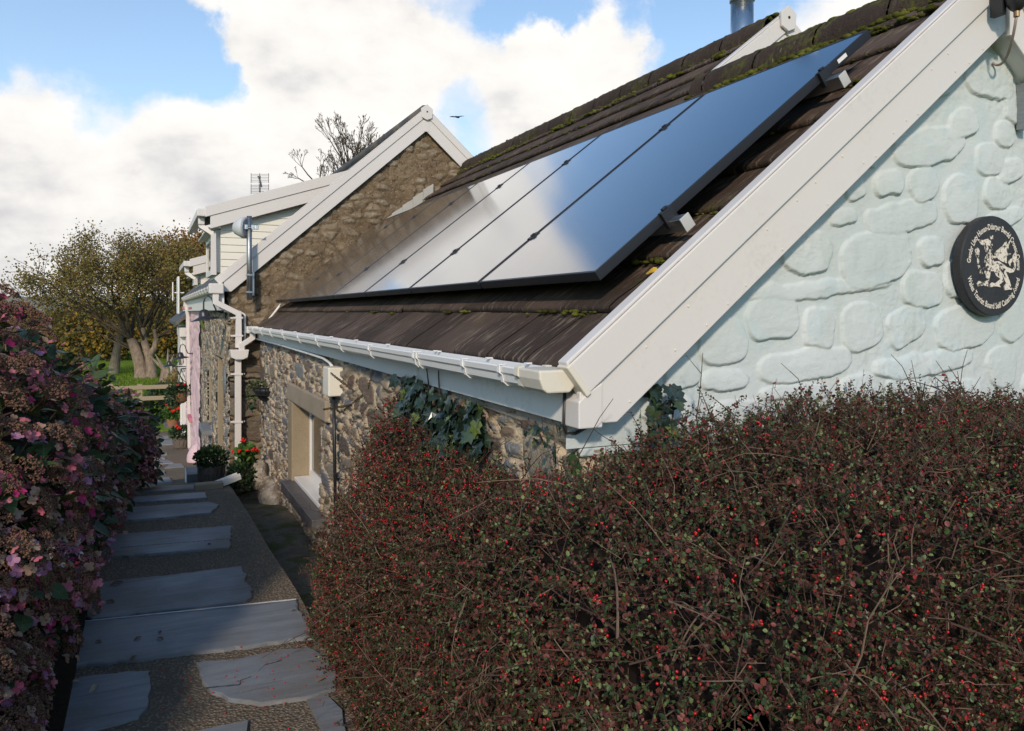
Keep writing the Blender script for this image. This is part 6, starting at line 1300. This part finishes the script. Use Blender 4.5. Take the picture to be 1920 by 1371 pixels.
class Tree:
    def __init__(s, seed): s.r = random.Random(seed); s.V = []; s.F = []; s.M = []; s.n = 0; s.tips = []
    def tube(s, P, rs, n, mi):
        b = MB(); b.tube(P, rs, n, False); s.V += b.v; s.F += [tuple(i + s.n for i in f) for f in b.f]; s.M += [mi] * len(b.f); s.n += len(b.v)
    def grow(s, p, d, L, r_, lev, spec):
        rr_ = s.r; segs = 4 if lev < 2 else 3; P = [p.copy()]; rs = [r_]; dirs = []
        wob, lift = spec['wob'], spec['lift']
        for i in range(segs):
            wq = wob * (.25 if lev == 0 else 1); d = (d + Vector((rr_.gauss(0, wq), rr_.gauss(0, wq), rr_.gauss(0, wq) + lift))).normalized(); p = p + d * L / segs; P.append(p.copy()); rs.append(max(spec.get('rmin', .012), r_ * (1 - .42 * (i + 1) / segs))); dirs.append(d.copy())
        s.tube(P, rs, 10 if lev == 0 else (6 if lev < 3 else 3), 0 if lev < spec['barklev'] else 1)
        if lev >= spec['lev']: s.tips.append((P[-1], d)); s.tips.append((P[-2], d)); return
        nc = spec['kids'][min(lev, len(spec['kids']) - 1)]
        for k in range(nc):
            i = rr_.choice([1, 2, 2]) if k < nc - 2 and lev > 0 else segs - 1; i = min(i, segs - 1) if lev else segs - 1
            base = P[i + 1] if k else P[-1]; ax_ = dirs[i].orthogonal().normalized(); ax_.rotate(Matrix.Rotation(rr_.uniform(0, 6.283), 3, dirs[i])); nd = dirs[i].copy(); nd.rotate(Matrix.Rotation(R(rr_.uniform(*spec['ang'])), 3, ax_)); nd.x *= spec.get('wide', 1); nd.y *= spec.get('wide', 1); nd.normalize()
            s.grow(base, nd, L * rr_.uniform(*spec['len']), rs[i + 1] * rr_.uniform(.55, .78), lev + 1, spec)
    def make(s, name, label, base, mats, leafm, nl, ls, group, lr=.25, seed=3, cat="tree"):
        root = thing(name, label, cat, tuple(base), group); link("trunk_and_limbs", meshdata("trunk_and_limbs", np.array([v[:] for v in s.V]), s.F, s.M, smooth=True), mats, root)
        if nl:
            r_ = np.random.default_rng(seed); T = np.array([q[0][:] for q in s.tips]); T = T[r_.integers(0, len(T), nl)] + r_.normal(0, lr, (nl, 3)); V, F = scatter(LEAF6, LEAF6F, rotmats(r_.normal(0, 1, (nl, 3)), r_.uniform(0, 6, nl), r_), T, ls * r_.uniform(.6, 1.3, nl)); link("crown", meshdata("crown", V, F, attrs={"rnd": ('FACE', np.repeat(r_.random(nl), 2))}), leafm, root)
        return root
GB = "bare and half bare trees around the field"
def groundpt(px, dist):
    q = at(px, 585, d=1.0); q = q * dist; q.z = gz(q.y) - .05; return q
B0 = groundpt(272, 40); ppm = 40 / 1440
T = Tree(21); rt = Vector((CT, -ST, 0)); UP = Vector((0, 0, 1)); fw = Vector((ST, CT, 0))
spec = dict(lev=5, kids=[5, 5, 4, 4, 3], ang=(18, 52), len=(.60, .86), wob=.10, lift=.02, barklev=2, wide=1.15)
def px2(px, py, off=0): return B0 + rt * ((px - 272) * ppm) + UP * ((707 - py) * ppm + .02) + fw * off
T.tube([px2(267, 712), px2(266, 697), px2(262, 678), px2(255, 655), px2(246, 633)], [.48, .36, .31, .28, .23], 12, 0); T.tube([px2(284, 712), px2(284, 690), px2(279, 665), px2(271, 640), px2(268, 612)], [.34, .25, .21, .18, .13], 12, 0)
T.tube([px2(279, 664), px2(290, 650), px2(293, 632), px2(290, 615)], [.19, .15, .13, .10], 8, 0)
for (px, py, dx, dy, L_, r_) in ((246, 633, -.9, .75, 2.3, .17), (246, 633, -.25, 1, 2.3, .16), (255, 655, -1, .45, 2.3, .10), (268, 612, -.35, 1, 2.1, .13), (268, 612, .4, 1, 2.2, .13), (290, 615, .6, .9, 1.9, .09), (293, 632, 1, .5, 1.8, .08), (271, 640, .1, 1, 2.2, .10), (290, 625, .85, .7, 1.7, .07)):
    for sg in (-.55, .0, .5): T.grow(px2(px, py), (rt * dx + UP * dy + fw * (sg + T.r.uniform(-.2, .2))).normalized(), L_ * T.r.uniform(.88, 1.06), r_ * .62, 2, spec)
T.make("spreading_tree", "largest tree in the field, twin pale trunks and a wide dome of fine half-bare twigs", B0, [M_BARK, M_TWIGT], M_OLIVE, 30000, .10, GB, .20)
B1 = groundpt(213, 43); T = Tree(5); T.tube([B1, B1 + rt * .15 + UP * 1.2, B1 + rt * .42 + UP * 2.4, B1 + rt * .5 + UP * 3.0], [.32, .22, .19, .15], 10, 0)
for dx in (-1, -.4, .3, .9): T.grow(B1 + rt * .5 + UP * 3.0, (rt * dx + UP * .8 + fw * T.r.uniform(-.6, .6)).normalized(), 1.9, .12, 2, dict(spec, lev=4, kids=[4, 4, 4]))
T.make("grey_trunked_tree", "smaller tree with a grey lichened leaning trunk just above the hydrangeas", B1, [M_BARK2, M_TWIGT], M_OLIVE, 3500, .12, GB, .3)
B2 = groundpt(352, 47); T = Tree(8); T.grow(B2, UP, 2.15, .28, 0, dict(spec, lev=5, kids=[5, 4, 4, 3, 2], ang=(14, 42), len=(.66, .84), wide=1.0, lift=.04)); T.make("rust_leaved_tree", "rust-orange leaved tree behind the row's white gutters", B2, [M_BARK2, M_TWIGT], M_RUST, 11000, .16, GB, .42)
B3 = groundpt(388, 52); T = Tree(18); T.grow(B3, UP, 2.7, .28, 0, dict(spec, lev=5, kids=[5, 4, 4, 3, 2], ang=(14, 40), len=(.68, .84), wide=1.0, lift=.05)); T.make("rust_leaved_tree", "browner tree half hidden right behind the upper dormer", B3, [M_BARK2, M_TWIGT], M_RUST, 7500, .16, GB, .4)
B4 = groundpt(672, 26); T = Tree(31); T.grow(B4, UP, 5.6, .14, 0, dict(spec, rmin=.006, lev=5, kids=[12, 6, 5, 4, 3], ang=(14, 38), len=(.32, .50), wob=.12, wide=.9, lift=.06)); T.make("bare_tree", "leafless tree rising behind the tall cottage's roof against white cloud", B4, [M_BARK2, M_TWIGT], None, 0, .1, GB)
# stump in the field
B5 = groundpt(316, 37); b = MB(); sr = random.Random(3)
b.lathe([(.42, 0), (.34, .25), (.30, .6), (.22, .75), (.05, .7)], tuple(B5), None, 12); b.v = [(x + sr.gauss(0, .05), y + sr.gauss(0, .05), z + sr.gauss(0, .04)) for x, y, z in b.v]
for k in range(7): a = sr.uniform(-1.2, 1.6); d = rt * math.sin(a) + UP * math.cos(a) * .8; b.tube([B5 + UP * .45, B5 + UP * .6 + d * .5 + fw * sr.uniform(-.2, .2), B5 + UP * .6 + d * sr.uniform(.9, 1.4)], [.12, .07, .02], 6)
o = b.build("tree_stump", M_BARK, None); tag(o, "torn tree stump with splayed roots on the grass right of the big tree", "tree stump")
# the wood beyond the field, one mass
r_ = np.random.default_rng(9); LV, LF_, LR = [], [], []; n0 = 0; tb = MB()
for i in range(46):
    px = r_.uniform(-60, 430); dist = r_.uniform(56, 82); q = groundpt(px, dist); h = r_.uniform(2.6, 5.6) * (1.0 if px > 90 else .8); n_ = 1300; c = np.array(q) + np.array([0, 0, h * .52]); d = unit(r_.normal(0, 1, (n_, 3)))
    p_ = c + d * np.array([r_.uniform(1.8, 3.2), 2.2, h * .55]) * r_.uniform(.45, 1, (n_, 1)) * (1 + .7 * (fbm(d[:, 0] * 2.5 + 9, d[:, 2] * 2.5 + 9 + d[:, 1], i) - .5))[:, None]; ok = p_[:, 2] > q.z; p_ = p_[ok]; n_ = len(p_)
    V, F = scatter(LEAF6, LEAF6F, rotmats(r_.normal(0, 1, (n_, 3)), r_.uniform(0, 6, n_), r_), p_, r_.uniform(.18, .36, n_)); LV.append(V); LF_.append(F + n0); n0 += len(V); LR.append(np.repeat(np.clip(r_.random(n_) * .45 + r_.uniform(0, .55), 0, .999), 2))
    for k in range(4): a = q + rt * r_.uniform(-1, 1); tb.tube([a, a + UP * h * .5 + rt * r_.uniform(-.4, .4), a + UP * h * r_.uniform(.9, 1.15) + rt * r_.uniform(-.9, .9)], [.12, .07, .02], 5, False)
wd_ = thing("woodland", "autumn wood of olive and gold bushes closing the far side of the field", "woodland", tuple(groundpt(200, 60))); wd_['kind'] = 'stuff'
o = link("foliage", meshdata("foliage", np.concatenate(LV), np.concatenate(LF_), attrs={"rnd": ('FACE', np.concatenate(LR))}), M_GOLD, wd_); o['kind'] = 'stuff'; o = tb.build("stems", M_TWIGT, wd_); o['kind'] = 'stuff'
# green shrubs at the path's end
q = atg(300, 790); t = thing("garden_shrub", "low green shrub beside the white cottage at the path's end", "shrub", tuple(q)); foliage(t, "foliage", M_PLEAF, (q.x + .1, 25.6, q.z + .55), (.55, .6, .65), 1500, .1, 31)
q = atg(312, 770); t = thing("garden_shrub", "wiry olive shrub against the fence below the stump", "shrub", (q.x, q.y, q.z)); foliage(t, "foliage", M_OLIVE, (q.x + .35, 26.5, gz(26.5) + .7), (.7, .6, .75), 1500, .1, 33)
# grass tufts
n_ = 26000; r_ = np.random.default_rng(4); dist = 23.6 + r_.random(n_) ** 1.6 * 26; px = r_.uniform(150, 345, n_); X_ = dist * (((px - 960) / 1440) * CT + ST); Y_ = dist * (-((px - 960) / 1440) * ST + CT); kq = Y_ > 23.1; X_, Y_ = X_[kq], Y_[kq]; n_ = len(X_)
Zg = np.interp(Y_, GYS, GZS) - .02; d = np.stack([r_.normal(0, .35, n_), r_.normal(0, .35, n_), np.ones(n_)], 1); BL = [(-.12, 0, 0), (.12, 0, 0), (.06, .6, .05), (0, 1, .2)]
V, F = scatter(BL, [[0, 1, 2, 3]], rotmats(d, r_.uniform(0, 6, n_), r_), np.stack([X_, Y_, Zg], 1), r_.uniform(.06, .16, n_)); M_BLADE = m_leaf("grass_blades", [(0, (.11, .19, .02)), (.4, (.17, .27, .025)), (.8, (.24, .32, .05)), (.94, (.26, .22, .08))], .7, .3, .1)
o = link("grass", meshdata("grass", V, F, attrs={"rnd": ('FACE', r_.random(n_))}), M_BLADE); tag(o, "short green grass tufts over the field", "grass", kind='stuff')
# hills
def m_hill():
    m, n = material("far_hill"); o = n.obj(); f = n.noise(n.map(o, (1, .5, 1)), .012, 5, .6); v = n.voro(n.map(o, (1, .45, 1)), .006); c = n.ramp(v.outputs['Color'], [(.2, (.20, .22, .13)), (.5, (.28, .25, .18)), (.8, (.24, .25, .19))]); c = n.mix(f, c, (.27, .25, .22)); fin(n, c, 1.0, spec=.0); return m  # field tones paled in the base colour to stand for distance haze
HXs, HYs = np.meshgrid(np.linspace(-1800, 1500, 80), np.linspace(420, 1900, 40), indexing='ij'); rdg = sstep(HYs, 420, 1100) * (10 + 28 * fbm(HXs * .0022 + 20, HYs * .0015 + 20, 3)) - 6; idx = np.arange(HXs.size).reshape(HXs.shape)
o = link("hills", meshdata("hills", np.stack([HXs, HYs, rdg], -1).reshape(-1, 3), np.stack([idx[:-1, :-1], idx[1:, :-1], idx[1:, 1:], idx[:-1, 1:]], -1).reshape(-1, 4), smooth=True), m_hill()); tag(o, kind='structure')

# ------------------------------------------------------------------ lift everything from eye-based heights to the ground-based scene
for o in S.objects:
    if o.parent is None and o.type in {'MESH', 'EMPTY'}: o.location.z += H
